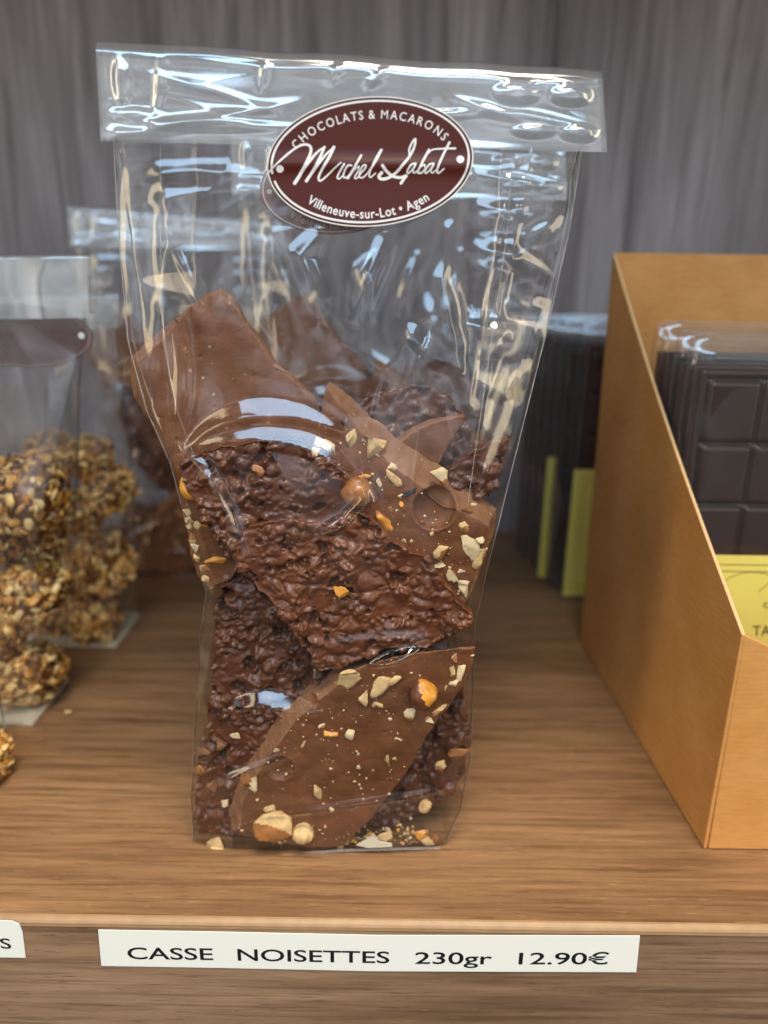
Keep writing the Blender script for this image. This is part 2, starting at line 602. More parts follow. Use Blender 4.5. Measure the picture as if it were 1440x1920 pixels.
o = MB()
o.box((-0.9, -0.085, 0.55), (0.9, 0.3145, 0.585))  # out of view, added only to throw shade on the shelf's rear
tag(o.build('shade_board', M['shelf']), 'unseen walnut board added above to shade the rear of the lower shelf', kind='structure')

# ------------------------------------------------------------------ the main bag: where its film runs
_zf = np.array([0, 0.004, 0.02, 0.05, 0.09, 0.12, 0.15, 0.18, 0.195, 0.23])
_yf = np.array([0.0262, 0.0248, 0.0235, 0.0225, 0.0235, 0.0275, 0.0345, 0.0405, 0.0425, 0.0470])
_zz = np.linspace(-0.01, 0.235, 300)
_yy = np.interp(_zz, _zf, _yf)
_k = np.exp(-0.5 * (np.arange(-20, 21) / 8.0) ** 2); _k /= _k.sum()
_yy = np.convolve(np.pad(_yy, 20, mode='edge'), _k, mode='valid')
def yf(z): return np.interp(z, _zz, _yy)
def front(x, z): return yf(z)
def ye(z): return np.interp(z, [0, 0.01, 0.05, 0.10, 0.15, 0.195], [0.0290, 0.0290, 0.0300, 0.0330, 0.0400, 0.0450])
def yb(z): return np.interp(z, [0, 0.05, 0.10, 0.15, 0.195], [0.070, 0.071, 0.067, 0.058, 0.0485])

LEFT_PX = [(213,265),(222,440),(240,640),(275,770),(320,870),(352,990),(387,1112),(374,1200),(364,1380),(359,1480),(361,1570),(376,1615)]
RIGHT_PX = [(1090,285),(1068,430),(1030,600),(995,740),(955,900),(920,1040),(891,1170),(887,1300),(882,1430),(862,1520),(838,1580),(826,1594)]
def edge_curve(pxs):
    P = np.array([on_surf(x, y, lambda a, b: ye(b)) for x, y in pxs])
    P = P[np.argsort(P[:, 2])]
    return P[:, 2], P[:, 0]
Lz, Lx = edge_curve(LEFT_PX)
Rz, Rx = edge_curve(RIGHT_PX)

def px_line(pts, fn=front):
    return np.array([on_surf(x, y, fn)[[0, 2]] for x, y in pts])

# creases of the film: polyline in the photograph, height and width of the ridge in mm
CREASES = [
    ([(325,848),(385,895),(425,965),(455,1045)], 1.4, 0.9),
    ([(325,848),(390,880)], 0.5, 0.8),
    ([(455,1045),(432,1090),(387,1112)], 0.7, 0.8),
    ([(330,985),(350,1060),(387,1112)], 0.5, 0.8),
    ([(688,905),(690,940),(655,980),(600,1005)], 1.3, 0.9),
    ([(715,1240),(787,1210)], 1.3, 0.9),
    ([(298,580),(312,680),(325,848)], 1.1, 1.3),
    ([(325,590),(336,700),(325,848)], 1.1, 1.3),
    ([(305,420),(372,565)], 0.6, 0.8),
    ([(300,330),(318,400),(300,560)], 0.8, 1.8),
    ([(230,300),(245,450),(262,640)], 0.7, 1.6),
    ([(250,330),(360,322),(480,330)], 0.5, 1.4),
    ([(260,385),(330,370),(470,352)], 0.5, 1.5),
    ([(600,435),(566,480),(588,545),(600,600)], 0.8, 1.6),
    ([(720,440),(690,525),(670,590)], 0.7, 1.3),
    ([(770,615),(810,600),(855,680)], 1.0, 4.0),
    ([(840,430),(828,520),(850,640),(880,760)], 0.8, 1.2),
    ([(470,470),(450,560),(520,640)], 0.7, 2.4),
    ([(640,640),(720,690),(700,780)], 0.6, 2.2),
    ([(370,1490),(470,1440),(560,1405)], 0.9, 0.8),
    ([(480,1532),(700,1500),(875,1478)], 0.9, 0.7),
    ([(560,1215),(720,1195),(890,1200)], 0.5, 1.1),
    ([(360,1400),(395,1200),(392,1120)], 0.5, 0.8),
    ([(900,330),(1000,345),(1075,335)], 0.8, 1.2),
    ([(900,390),(955,398),(1060,380)], 0.9, 1.4),
    ([(985,450),(1030,425),(1060,400)], 0.9, 1.2),
    ([(900,470),(960,480),(1050,520)], 0.8, 1.4),
    ([(960,575),(1010,572),(1045,580)], 0.8, 1.0),
    ([(880,610),(930,620),(1010,625)], 0.9, 1.2),
    ([(900,660),(960,640),(1010,660)], 0.9, 1.4),
    ([(930,735),(980,720)], 0.7, 1.2),
    ([(1000,290),(940,560),(905,800)], 0.6, 0.9),
    ([(970,300),(905,560),(880,760)], 0.5, 0.9),
]
# taut facets hanging from a crest: crest in the photograph, drop in mm, reach above the crest in mm
FACETS = [
    ([(325,850),(400,832),(480,824),(560,836),(630,872),(692,930)], 2.05, 6.2),
    ([(340,842),(395,804),(470,780),(560,784),(650,812)], 1.45, 4.6),
    ([(432,1328),(500,1318),(600,1336)], 3.3, 4.6),
    ([(690,1246),(745,1232),(800,1214)], 1.9, 2.6),
    ([(760,622),(810,668),(868,690)], 1.7, 6.0),
]
FAC = [(px_line(p), h * 1e-3, w * 1e-3) for p, h, w in FACETS]
def facets(X, Z):
    out = np.zeros_like(X)
    for pts, h, w in FAC:
        x0, x1 = pts[0, 0], pts[-1, 0]
        c = catmull(pts, 8)
        zc = np.interp(X, c[:, 0], c[:, 1])
        t = np.clip((X - x0) / (x1 - x0), 0, 1)
        env = np.sin(t * math.pi) ** 0.6
        sd = Z - zc
        ww = w * (0.25 + 0.75 * env)
        up = np.clip(1 - sd / ww, 0, 1) ** 1.06
        dn = np.exp(-(sd / 0.0013) ** 2)
        out += h * env * np.where(sd >= 0, up, dn)
    return out
CRE = [(px_line(p), h * 1.7e-3, w * 1.75e-3) for p, h, w in CREASES]
def crease(X, Z):
    out = np.zeros_like(X)
    for pts, h, w in CRE:
        m = (X > pts[:, 0].min() - 5 * w) & (X < pts[:, 0].max() + 5 * w) & (Z > pts[:, 1].min() - 5 * w) & (Z < pts[:, 1].max() + 5 * w)
        if not m.any(): continue
        d, t = seg_dist(X[m], Z[m], pts)
        out[m] += h * (0.35 + 0.65 * np.sin(np.clip(t, 0.02, 0.98) * math.pi)) * np.exp(-(d / w) ** 1.5)
    return out

def crinkle(X, Z, seed, amp):
    """soft cockling of a cellophane sheet: broad waves with a few sharp ridges"""
    P = np.stack([X * 34, Z * 27, np.full_like(X, seed * 3.1)], -1).reshape(-1, 3)
    w = perlin(P * 0.8, seed + 9)
    Q = P + np.stack([w, -w, w], 1) * 0.6
    r = 1 - np.abs(perlin(Q, seed))
    r2 = 1 - np.abs(perlin(Q * 2.3 + 4, seed + 2))
    h = 1.1 * perlin(P * 0.5, seed + 4) + 0.55 * r ** 3 + 0.08 * r2 ** 4
    return (h * amp).reshape(X.shape)

def bag_film(name, z, L, R, YF, YE, YB, gus, fdisp, mat, parent, origin, seed, nf=150, ng=18, amp=0.0006, pw=(6, 2.6), gamp=0.0012):
    """front sheet, gusset, back sheet and gusset of a block-bottom bag as one closed ring per height"""
    z = np.asarray(z)
    n = len(z)
    mid, hw = (L + R) / 2, (R - L) / 2
    zt = (z - z[0]) / (z[-1] - z[0])
    p = pw[0] + (pw[1] - pw[0]) * zt
    YEB = np.maximum(YB - (YE - YF) * 0.6, YE + 0.0012)
    s = np.linspace(-1, 1, nf)
    s = np.sign(s) * np.abs(s) ** 0.93
    X = mid[:, None] + hw[:, None] * s[None]
    Z = np.repeat(z[:, None], nf, 1)
    fade = (1 - np.abs(s) ** 8)[None] * sstep(0, 0.03, zt)[:, None]
    fx = YF[:, None] + (YE - YF)[:, None] * np.abs(s)[None] ** p[:, None]
    fy = fx - fdisp(X, Z) * fade - crinkle(X, Z, seed, amp) * fade * (0.35 + 0.65 * zt[:, None])
    ring_x, ring_y = [X], [fy]
    g = np.linspace(0, 1, ng + 2)[1:-1]
    def gusset(side, flip):
        e = R if side > 0 else L
        t = g[::-1] if flip else g
        yy_ = YE[:, None] + (YEB - YE)[:, None] * t[None]
        inn = gus[:, None] * (1 - np.abs(2 * t - 1))[None]
        Zg = np.repeat(z[:, None], ng, 1)
        cr = perlin(np.stack([Zg * 150, yy_ * 120, np.full_like(Zg, seed + side)], -1).reshape(-1, 3), seed).reshape(Zg.shape)
        cr = np.where(cr > 0, cr, cr * 0.5)
        xx = e[:, None] - side * inn + cr * gamp * np.minimum(1, zt * 4)[:, None] * (1 - np.abs(2 * t - 1))[None] ** 0.5
        ring_x.append(xx)
        ring_y.append(yy_ + cr * gamp * 0.6)
    gusset(1, False)
    nb = nf // 2
    sb = np.linspace(1, -1, nb)
    Xb = mid[:, None] + hw[:, None] * sb[None]
    Zb = np.repeat(z[:, None], nb, 1)
    by = YB[:, None] + (YEB - YB)[:, None] * np.abs(sb)[None] ** p[:, None]
    fb = (1 - np.abs(sb) ** 8)[None]
    by = by + crinkle(Xb, Zb, seed + 7, amp * 1.3) * fb * zt[:, None]
    ring_x.append(Xb); ring_y.append(by)
    gusset(-1, True)
    X = np.concatenate(ring_x, 1); Y = np.concatenate(ring_y, 1)
    # silhouette wobble
    X = X + (perlin(np.stack([z * 110, z * 0, z * 0 + seed], 1), seed) * 0.0005)[:, None] * np.sign(X - mid[:, None])
    Z = np.repeat(z[:, None], X.shape[1], 1)
    V = np.stack([X, Y, Z], -1).reshape(-1, 3)
    F = [tuple(f) for f in grid_faces(n, X.shape[1], True)]
    F.append(tuple(range(X.shape[1] - 1, -1, -1)))
    return mesh_obj(name, V, F, mat, parent, origin)

BAG_O = (-0.008, 0.048, 0.0)
bag = tag(thing('chocolate_bag', BAG_O), 'large clear cellophane bag of broken hazelnut chocolate with brown oval sticker, in front', 'bag')
zr = np.concatenate([np.linspace(0.0006, 0.006, 8)[:-1], np.linspace(0.006, 0.1945, 330)])
film_o = bag_film('film', zr, np.interp(zr, Lz, Lx), np.interp(zr, Rz, Rx), yf(zr), ye(zr), yb(zr),
                  np.interp(zr, [0, 0.03, 0.1, 0.15, 0.195], [0.001, 0.004, 0.011, 0.017, 0.021]),
                  lambda X, Z: crease(X, Z) + facets(X, Z), M['film'], bag, BAG_O, 3, nf=260, ng=22, amp=0.0008, gamp=0.0009)

def edge_crease(zs, xs, ys, r=0.00021):
    a = np.linspace(0, 2 * math.pi, 8, endpoint=False)
    wob = perlin(np.stack([zs * 90, zs * 0, zs * 0 + 5], 1), 8) * 0.9 + 0.6
    V = np.stack([xs[:, None] + (r * wob)[:, None] * np.cos(a), ys[:, None] + (r * wob)[:, None] * np.sin(a), np.repeat(zs[:, None], 8, 1)], -1)
    mesh_obj('edge_crease', V.reshape(-1, 3), grid_faces(len(zs), 8, True), M['crease'], bag, BAG_O)
_zc = np.linspace(0.001, 0.193, 220)
edge_crease(_zc, np.interp(_zc, Lz, Lx), ye(_zc))
edge_crease(_zc, np.interp(_zc, Rz, Rx), ye(_zc))
_zg = np.linspace(0.09, 0.193, 120)
_gx = np.interp(_zg, [0, 0.03, 0.1, 0.15, 0.195], [0.001, 0.004, 0.011, 0.017, 0.021])
edge_crease(_zg, np.interp(_zg, Lz, Lx) + _gx * 0.55, ye(_zg) - 0.0005, 0.00016)
edge_crease(_zg, np.interp(_zg, Rz, Rx) - _gx * 0.80, ye(_zg) - 0.0005, 0.0002)

# folded top of the bag
BTL, BTR = (178, 92), (1131, 148)
BBL, BBR = (187, 266), (1140, 284)
BUMPS = [((968,176),48,22,1.2),((1072,180),44,20,1.1),((1000,245),40,14,.8),((1090,250),42,16,.9),((225,150),20,48,.7),((395,235),150,14,.5),((250,215),60,16,.5),((820,215),90,12,.4)]
BAND_CR = [([(190,262),(300,240),(460,210),(560,190)], .7, 1.4), ([(250,130),(420,175),(520,210)], .4, 1.2), ([(178,94),(430,118),(720,130),(1120,160)], .4, .9),
           ([(300,95),(296,180),(285,230)], .5, .9), ([(500,100),(490,165)], .6, 1.0), ([(640,110),(625,150)], .6, 1.3), ([(730,120),(690,165)], .5, 1.0),
           ([(860,205),(980,215),(1130,245)], .6, 1.3), ([(240,230),(340,228),(460,226)], .4, .9), ([(840,180),(990,232)], .4, 1.0)]
def build_band():
    fn = lambda x, z: yf(z) - 0.0009
    c = {k: on_surf(*p, fn) for k, p in dict(tl=BTL, tr=BTR, bl=BBL, br=BBR).items()}
    nx, nv = 260, 60
    u = np.linspace(0, 1, nx); v = np.linspace(0, 1, nv)
    P = ((1 - v)[:, None, None] * ((1 - u)[None, :, None] * c['bl'] + u[None, :, None] * c['br'])
         + v[:, None, None] * ((1 - u)[None, :, None] * c['tl'] + u[None, :, None] * c['tr']))
    X, Z = P[..., 0], P[..., 2]
    h = np.zeros_like(X)
    for (cx, cy), rx, ry, hh in BUMPS:
        q = on_surf(cx, cy, fn); m = mmpx(q)
        d = np.sqrt(((X - q[0]) / (rx * m)) ** 2 + ((Z - q[2]) / (ry * m)) ** 2)
        h += hh * 1e-3 * (1 - sstep(0.25, 1.15, d))
    for pts, hh, w in BAND_CR:
        pl = px_line(pts, fn)
        d, t = seg_dist(X, Z, pl)
        h += hh * 1e-3 * (0.3 + 0.7 * np.sin(t * math.pi)) * np.exp(-(d / (w * 1e-3)) ** 1.5)
    edge = np.minimum(1, np.minimum(u, 1 - u) * 30)[None] * np.minimum(1, np.minimum(v, 1 - v) * 9)[:, None]
    q = np.stack([X * 26, Z * 90, X * 0], -1).reshape(-1, 3)
    h += 0.0007 * (perlin(q * 0.8, 31) + 0.3 * (1 - np.abs(perlin(q * np.array([1.2, 1.6, 1]), 33))) ** 3).reshape(X.shape)
    Y = yf(Z) - 0.0009 - h * edge
    Y += 0.0006 * (np.abs(u - 0.5) * 2)[None] ** 6
    Z = Z + v[:, None] * 0.00045 * perlin(np.stack([u * 7, u * 0, u * 0 + 3], 1), 13)[None] - (1 - v)[:, None] * 0.0003 * perlin(np.stack([u * 9, u * 0, u * 0 + 8], 1), 14)[None]
    rows = [np.stack([X, Y, Z], -1)]
    # roll over the top and come down at the back
    top = rows[0][-1]
    for k, (dy, dz) in enumerate([(0.0004, 0.0007), (0.0012, 0.0016), (0.0024, 0.0024), (0.0036, 0.0026), (0.0043, 0.0018)]):
        rows.append((top + np.array([0, dy, dz]))[None])
    back = np.linspace(1, 0.05, 26)
    Zb = rows[0][0][:, 2][None] * (1 - back)[:, None] + top[:, 2][None] * back[:, None]
    Xb = rows[0][0][:, 0][None] * (1 - back)[:, None] + top[:, 0][None] * back[:, None]
    Yb = yf(Zb) + 0.0042 + 0.0006 * perlin(np.stack([Xb * 40, Zb * 60, Xb * 0], -1).reshape(-1, 3), 41).reshape(Xb.shape)
    rows.append(np.stack([Xb, Yb, Zb], -1))
    G = np.concatenate(rows, 0)
    mesh_obj('top_fold', G.reshape(-1, 3), grid_faces(G.shape[0], nx), M['film_fold'], bag, BAG_O)
    # the inner turn of the fold
    v2 = np.linspace(0.06, 0.94, 30)
    P = ((1 - v2)[:, None, None] * ((1 - u)[None, :, None] * c['bl'] + u[None, :, None] * c['br'])
         + v2[:, None, None] * ((1 - u)[None, :, None] * c['tl'] + u[None, :, None] * c['tr']))
    P[..., 1] = yf(P[..., 2]) + 0.0006 + 0.0007 * perlin(np.stack([P[..., 0] * 45, P[..., 2] * 80, P[..., 0] * 0], -1).reshape(-1, 3), 51).reshape(P.shape[:2])
    P[..., 0] = P[..., 0] * 0.995
    mesh_obj('inner_fold', P.reshape(-1, 3), grid_faces(30, nx), M['film_fold'], bag, BAG_O)
build_band()

# ------------------------------------------------------------------ the oval sticker
ZC = on_surf(700, 308, lambda x, z: yf(z) - 0.003)[2]
def ysk(x, z):
    d = (z - ZC)
    fold = 0.0007 * np.exp(-(d / 0.0016) ** 2) + 0.10 * np.maximum(0, -d) * 0.3
    return yf(z) - 0.0024 - fold + 0.9 * (x + 0.0022) ** 2
def zoom2px(p, org=(460, 160), k=460 / 1440):
    p = np.asarray(p, float)
    return np.stack([org[0] + p[..., 0] * k, org[1] + p[..., 1] * k], -1)
EC, EA, EB, EPHI = np.array([733, 447.0]), 604.0, 379.0, math.radians(4.5)
def ell(a, b, t):
    """ellipse about the sticker's centre, in the coordinates of the traced close-up (y down)"""
    x, y = a * np.cos(t), -b * np.sin(t)
    c, s = math.cos(EPHI), math.sin(EPHI)
    return np.stack([EC[0] + x * c + y * s, EC[1] - x * s + y * c], -1)
def sticker_map(p2, lift, fn=ysk, shift=(0, 0)):
    q = zoom2px(p2) + np.asarray(shift)
    return np.array([on_surf(a, b, lambda x, z: fn(x, z) - lift, 6) for a, b in q.reshape(-1, 2)])
def arc_text(txt, a, b, t0, t1, size, bold, up=True, xs=1.0):
    ts = np.linspace(t0, t1, 800)
    P = ell(a, b, ts)
    cum = np.concatenate([[0], np.cumsum(np.linalg.norm(np.diff(P, axis=0), axis=1))])
    adv = [glyph(c, bold)[2] for c in txt]
    tot = sum(adv)
    k = cum[-1] / (tot - 0.12 * adv[-1])
    pos, V, F, n = 0.0, [], [], 0
    for ch, ad in zip(txt, adv):
        v, f, _ = glyph(ch, bold)
        ctr = (pos + ad / 2) * k
        x = np.interp(ctr, cum, P[:, 0]); y = np.interp(ctr, cum, P[:, 1])
        x2 = np.interp(ctr + 4, cum, P[:, 0]); y2 = np.interp(ctr + 4, cum, P[:, 1])
        x1 = np.interp(ctr - 4, cum, P[:, 0]); y1 = np.interp(ctr - 4, cum, P[:, 1])
        T = np.array([x2 - x1, y2 - y1]); T /= np.linalg.norm(T)
        N = np.array([T[1], -T[0]])
        if len(v):
            q = np.array([x, y]) + (v[:, :1] - ad / 2) * size * xs * T + v[:, 1:] * size * N
            V.append(q); F += [tuple(i + n for i in g_) for g_ in f]; n += len(v)
        pos += ad
    return np.concatenate(V), F
def sticker_body(name, lift, mat, parent, fn=ysk, shift=(0, 0), scale=1.0):
    rings = np.concatenate([np.linspace(0.0, 0.97, 22), [1.0]])
    t = np.linspace(0, 2 * math.pi, 120, endpoint=False)
    P2 = np.concatenate([ell(EA * r * scale + 0.001, EB * r * scale + 0.001, t) for r in rings])
    V = sticker_map(P2, lift, fn, shift)
    back = V[-120:] + np.array([0, 0.00012, 0])
    V = np.concatenate([V, back])
    return mesh_obj(name, V, grid_faces(len(rings) + 1, 120, True), mat, parent, BAG_O)
def flat_on_sticker(name, data, lift, mat, parent, fn=ysk, shift=(0, 0)):
    o = MB()
    for V, F in data:
        o.add(sticker_map(V, lift, fn, shift), F)
    return o.build(name, mat, parent, BAG_O)
def ring_data(a0, b0, a1, b1, n=160, gap=None):
    t = np.linspace(0, 2 * math.pi, n, endpoint=False)
    V = np.concatenate([ell(a0, b0, t), ell(a1, b1, t)])
    F = [(i, (i + 1) % n, n + (i + 1) % n, n + i) for i in range(n)]
    if gap:
        F = [f for f, tt in zip(F, t) if not gap[0] < tt < gap[1]]
    return V, F
STROKES = [   # pen strokes of the signature, traced in the close-up: points, width
    ([(128,520),(180,465),(235,415),(300,365),(350,347),(383,362),(380,405),(350,470),(318,530),(290,574)], (11,26)),
    ([(290,574),(330,510),(385,435),(425,390),(465,362)], (22,14)),
    ([(465,362),(435,430),(395,505),(358,562)], (18,22)),
    ([(358,562),(410,490),(470,410),(520,362)], (18,12)),
    ([(520,362),(490,425),(452,490),(430,540),(440,560),(475,535),(520,490),(562,452)], (22,9)),
    ([(580,462),(558,500),(540,538),(552,548),(580,520)], (16,9)),
    ([(622,470),(600,472),(578,515),(580,542),(600,535),(625,510)], (15,9)),
    ([(680,410),(655,455),(625,505),(602,546)], (15,17)),
    ([(602,546),(640,495),(668,476),(660,505),(642,540),(655,545),(680,515)], (12,10)),
    ([(672,518),(700,492),(708,470),(690,472),(670,512),(672,540),(695,538),(730,500)], (14,9)),
    ([(730,500),(770,435),(800,378),(785,395),(750,462),(728,520),(735,540),(765,515)], (16,9)),
    ([(965,415),(962,375),(980,335),(998,315),(992,360),(965,415),(925,465),(885,512),(840,543),(800,550),(784,535),(800,512)], (12,24)),
    ([(805,470),(830,505),(870,535),(915,541),(945,530),(930,550),(914,575)], (22,20)),
    ([(1000,458),(975,465),(952,500),(955,516),(978,498),(1002,460),(985,498),(992,514),(1010,500)], (14,11)),
    ([(1078,378),(1050,430),(1022,485),(1012,512),(1035,512),(1055,488),(1050,466),(1030,478)], (17,12)),
    ([(1105,458),(1080,465),(1056,500),(1060,516),(1084,496),(1108,460),(1090,498),(1098,514),(1118,498)], (14,11)),
    ([(1198,335),(1170,390),(1142,450),(1125,500),(1135,515),(1165,490)], (18,12)),
    ([(1072,400),(1098,378),(1150,372),(1232,370)], (9,15)),
]
def signature():
    out = []
    for pts, (w0, w1) in STROKES:
        c = catmull(pts, 7)
        t = np.linspace(0, 1, len(c))
        out.append(ribbon(c, (w0 + (w1 - w0) * t) * 0.80))
    return out
stk = sticker_body('sticker', 0.0, M['sticker'], bag)
flat_on_sticker('printed_rings', [ring_data(EA - 18, EB - 18, EA - 30, EB - 30, gap=(3.20, 3.30)), ring_data(EA + 2, EB + 2, EA - 4, EB - 4)], 0.00003, M['white_print'], stk)
flat_on_sticker('upper_lettering', [arc_text('CHOCOLATS & MACARONS', 462, 250, math.radians(157), math.radians(20), 74, 0.006, xs=0.84)], 0.00003, M['white_print'], stk)
VT = arc_text('Villeneuve-sur-Lot \u2022 Agen', 505, 332, math.radians(219), math.radians(311), 78, 0.012, xs=0.84)
flat_on_sticker('lower_lettering', [VT], 0.00003, M['white_print'], stk)
flat_on_sticker('signature_lettering', signature(), 0.00004, M['white_print'], stk)
flat_on_sticker('printed_dot', [disc2(203, 491, 22, 22)], 0.00003, M['white_print'], stk)
flat_on_sticker('printed_dot', [disc2(1262, 434, 22, 22)], 0.00003, M['white_print'], stk)
# a second, faded sticker shows through from the rear of the fold
ybk = lambda x, z: yf(z) + 0.0030
SH = (-62, 46)
GK = 0.75
def shrink(d): return EC + (d[0] - EC) * GK, d[1]
gs = sticker_body('faded_sticker', 0.0, M['ghost_body'], bag, ybk, SH, GK)
gs['label'] = 'pale faded oval sticker showing through from behind'
flat_on_sticker('faded_print', [shrink(VT), shrink(ring_data(EA - 18, EB - 18, EA - 26, EB - 26)), shrink(disc2(203, 491, 20, 20))], 0.00006, M['ghost_print'], gs, ybk, SH)

# ------------------------------------------------------------------ chocolate pieces
def remesh(V, F, voxel, smooth_it=3):
    me = bpy.data.meshes.new('t')
    me.from_pydata([tuple(v) for v in V], [], F)
    o = bpy.data.objects.new('t', me)
    COL.objects.link(o)
    r = o.modifiers.new('r', 'REMESH')
    r.mode = 'VOXEL'
    r.voxel_size = voxel
    r.adaptivity = 0
    s = o.modifiers.new('s', 'SMOOTH')
    s.iterations = smooth_it
    bpy.context.view_layer.update()
    dg = bpy.context.evaluated_depsgraph_get()
    m2 = bpy.data.meshes.new_from_object(o.evaluated_get(dg))
    nv = len(m2.vertices)
    co = np.empty(nv * 3); m2.vertices.foreach_get('co', co)
    no = np.empty(nv * 3); m2.vertices.foreach_get('normal', no)
    F2 = [tuple(p.vertices) for p in m2.polygons]
    bpy.data.objects.remove(o); bpy.data.meshes.remove(me); bpy.data.meshes.remove(m2)
    return co.reshape(-1, 3), no.reshape(-1, 3), F2

class Plane:
    """the outer face of a piece: a leaning plane through a point of the photograph"""
    def __init__(s, px, py, y, dydz=0.0, dydx=0.0):
        s.p = on_y(px, py, y)
        n = np.array([dydx, -1.0, dydz]); s.n = n / np.linalg.norm(n)
        e1 = np.array([1.0, 0, 0]) - s.n * s.n[0]; s.e1 = e1 / np.linalg.norm(e1)
        s.e2 = np.cross(s.n, s.e1)
    def hit(s, px, py, back=0.0):
        d = ray(px, py)
        p0 = s.p - s.n * back
        return CAM + d * (np.dot(p0 - CAM, s.n) / np.dot(d, s.n))
    def local(s, P):
        q = np.asarray(P) - s.p
        return np.stack([q @ s.e1, q @ s.e2, q @ s.n], -1) * 1000.0
    def world(s, L):
        L = np.asarray(L) / 1000.0
        return s.p + L[:, :1] * s.e1 + L[:, 1:2] * s.e2 + L[:, 2:3] * s.n

def resample(P, Q, step):
    A, B = [], []
    n = len(P)
    for k in range(n):
        a, b, c, d = P[k], P[(k + 1) % n], Q[k], Q[(k + 1) % n]
        m = max(1, int(np.linalg.norm(b - a) / step))
        for t in np.arange(m) / m:
            A.append(a + (b - a) * t); B.append(c + (d - c) * t)
    return np.array(A), np.array(B)

def shard(label, pl, outline, kind, thick=6.0, back=None, group=None, seed=1, voxel=0.36, dents=(), lumps=(), rough_amp=1.0, name='chocolate_shard', jag=0.7, mat=None):
    A = pl.local([pl.hit(*q) for q in outline])
    B = pl.local([pl.hit(*q, back=thick / 1000) for q in (back or outline)])
    if back is None:
        B = A.copy(); B[:, 2] = -thick
        c = A.mean(0)
    if kind != 'rough': jag = 0.38
    A, B = resample(A, B, 1.1)
    nrm = np.roll(A, -1, 0) - np.roll(A, 1, 0)
    nrm = np.stack([nrm[:, 1], -nrm[:, 0]], 1); nrm /= np.linalg.norm(nrm, axis=1)[:, None] + 1e-9
    j = fbm(np.concatenate([A[:, :2] * 0.22, np.full((len(A), 1), seed)], 1), 3, seed)[:, None] * jag
    A[:, :2] += nrm * j * 1.4; B[:, :2] += nrm * j * 1.4
    n = len(A)
    # rim rows give a slightly rounded break
    V = np.concatenate([A, B])
    F = [tuple(range(n)), tuple(range(2 * n - 1, n - 1, -1))] + [((k + 1) % n, k, n + k, n + (k + 1) % n) for k in range(n)]
    area2 = (A[:, 0] * np.roll(A[:, 1], -1) - np.roll(A[:, 0], -1) * A[:, 1]).sum()
    if area2 < 0:
        F = [tuple(reversed(f)) for f in F]
    V, N, F = remesh(V, F, voxel)
    up = sstep(0.35, 0.8, N[:, 2])
    q = V.copy(); q[:, 2] *= 0.5
    q = q + seed * 31.7
    if kind == 'rough':
        wv = np.stack([perlin(q * 0.16, seed), perlin(q * 0.16 + 9, seed + 1), perlin(q * 0.16 + 19, seed + 2)], 1)
        qa = (q + wv * 1.3)
        F1, F2 = worley(qa / np.array([4.6, 3.9, 4.0]), seed)
        G1, G2 = worley((qa + wv * 0.5) / np.array([2.7, 2.4, 2.5]), seed + 3)
        k1 = sstep(-0.25, 0.25, perlin(q * 0.13, seed + 8)); k2 = sstep(-0.3, 0.2, perlin(q * 0.11, seed + 18))
        dome = lambda F, r: np.clip(1 - (F / r) ** 2, 0, 1) ** 0.8
        lump = dome(F1, 0.60) * 1.5 * k2
        small = dome(G1, 0.55) * 1.15 * (0.1 + 0.9 * k1)
        T1, _t = worley(qa / np.array([1.7, 1.5, 1.6]), seed + 40)
        small = np.maximum(small, dome(T1, 0.48) * 0.6 * sstep(-0.1, 0.3, perlin(q * 0.2, seed + 41)) + small * 0.6)
        flow = (1 - np.abs(perlin(qa * np.array([0.07, 0.15, 0.1]), seed + 5))) ** 4 * 0.35
        broad = fbm(q * 0.09, 2, seed + 6) * 1.1
        pit = sstep(0.30, 0.52, perlin(qa * 0.22, seed + 11) + 0.25 * perlin(q * 0.7, seed + 12)) * -2.2
        h = (lump + small + flow + broad + pit) * rough_amp - 0.6
        h = h * up + (0.10 * fbm(q * 0.8, 3, seed + 20)) + (1 - up) * 0.35 * fbm(q * 0.4, 2, seed + 21)
    else:
        h = up * (0.35 * fbm(q * 0.06, 2, seed) + 0.22 * perlin(q * 0.16, seed + 30) + 0.5 * np.clip(1 - (worley(q / 9.0, seed + 31)[0] / 0.42) ** 2, 0, 1) + 0.05 * fbm(q * 0.5, 3, seed + 3))
        pock = worley(q / 4.5, seed + 4)[0]
        h -= up * 0.35 * (1 - sstep(0.05, 0.14, pock))
        h += (1 - up) * (0.30 * fbm(q * 0.35, 3, seed + 6) + 0.10 * fbm(q * 1.3, 2, seed + 7))
    for (cx, cy, r_px, dep) in dents:
        c = pl.local([pl.hit(cx, cy)])[0]
        r = r_px * mmpx(pl.hit(cx, cy)) * 1000
        d = np.hypot(V[:, 0] - c[0], V[:, 1] - c[1]) / r
        prof = np.where(d < 1, -dep * np.sqrt(np.clip(1 - d ** 2.6, 0, 1)), 0.0) + dep * 0.12 * np.exp(-((d - 1.05) / 0.12) ** 2)
        h = np.where(N[:, 2] > 0.4, h * sstep(0.6, 1.3, d) + prof, h)
    for (cx, cy, r_px, hh) in lumps:
        c = pl.local([pl.hit(cx, cy)])[0]
        r = r_px * mmpx(pl.hit(cx, cy)) * 1000
        d = np.hypot(V[:, 0] - c[0], V[:, 1] - c[1]) / r
        h = h + up * hh * np.exp(-(d ** 2) * 1.4)
    V = V + N * h[:, None]
    fn = np.array([N[list(f), 2].mean() for f in F])
    mi = np.where(fn < (0.86 if back is not None else 0.6), 1, 0)
    mats = [mat or (M['rough'] if kind == 'rough' else M['milk']), M['broken']]
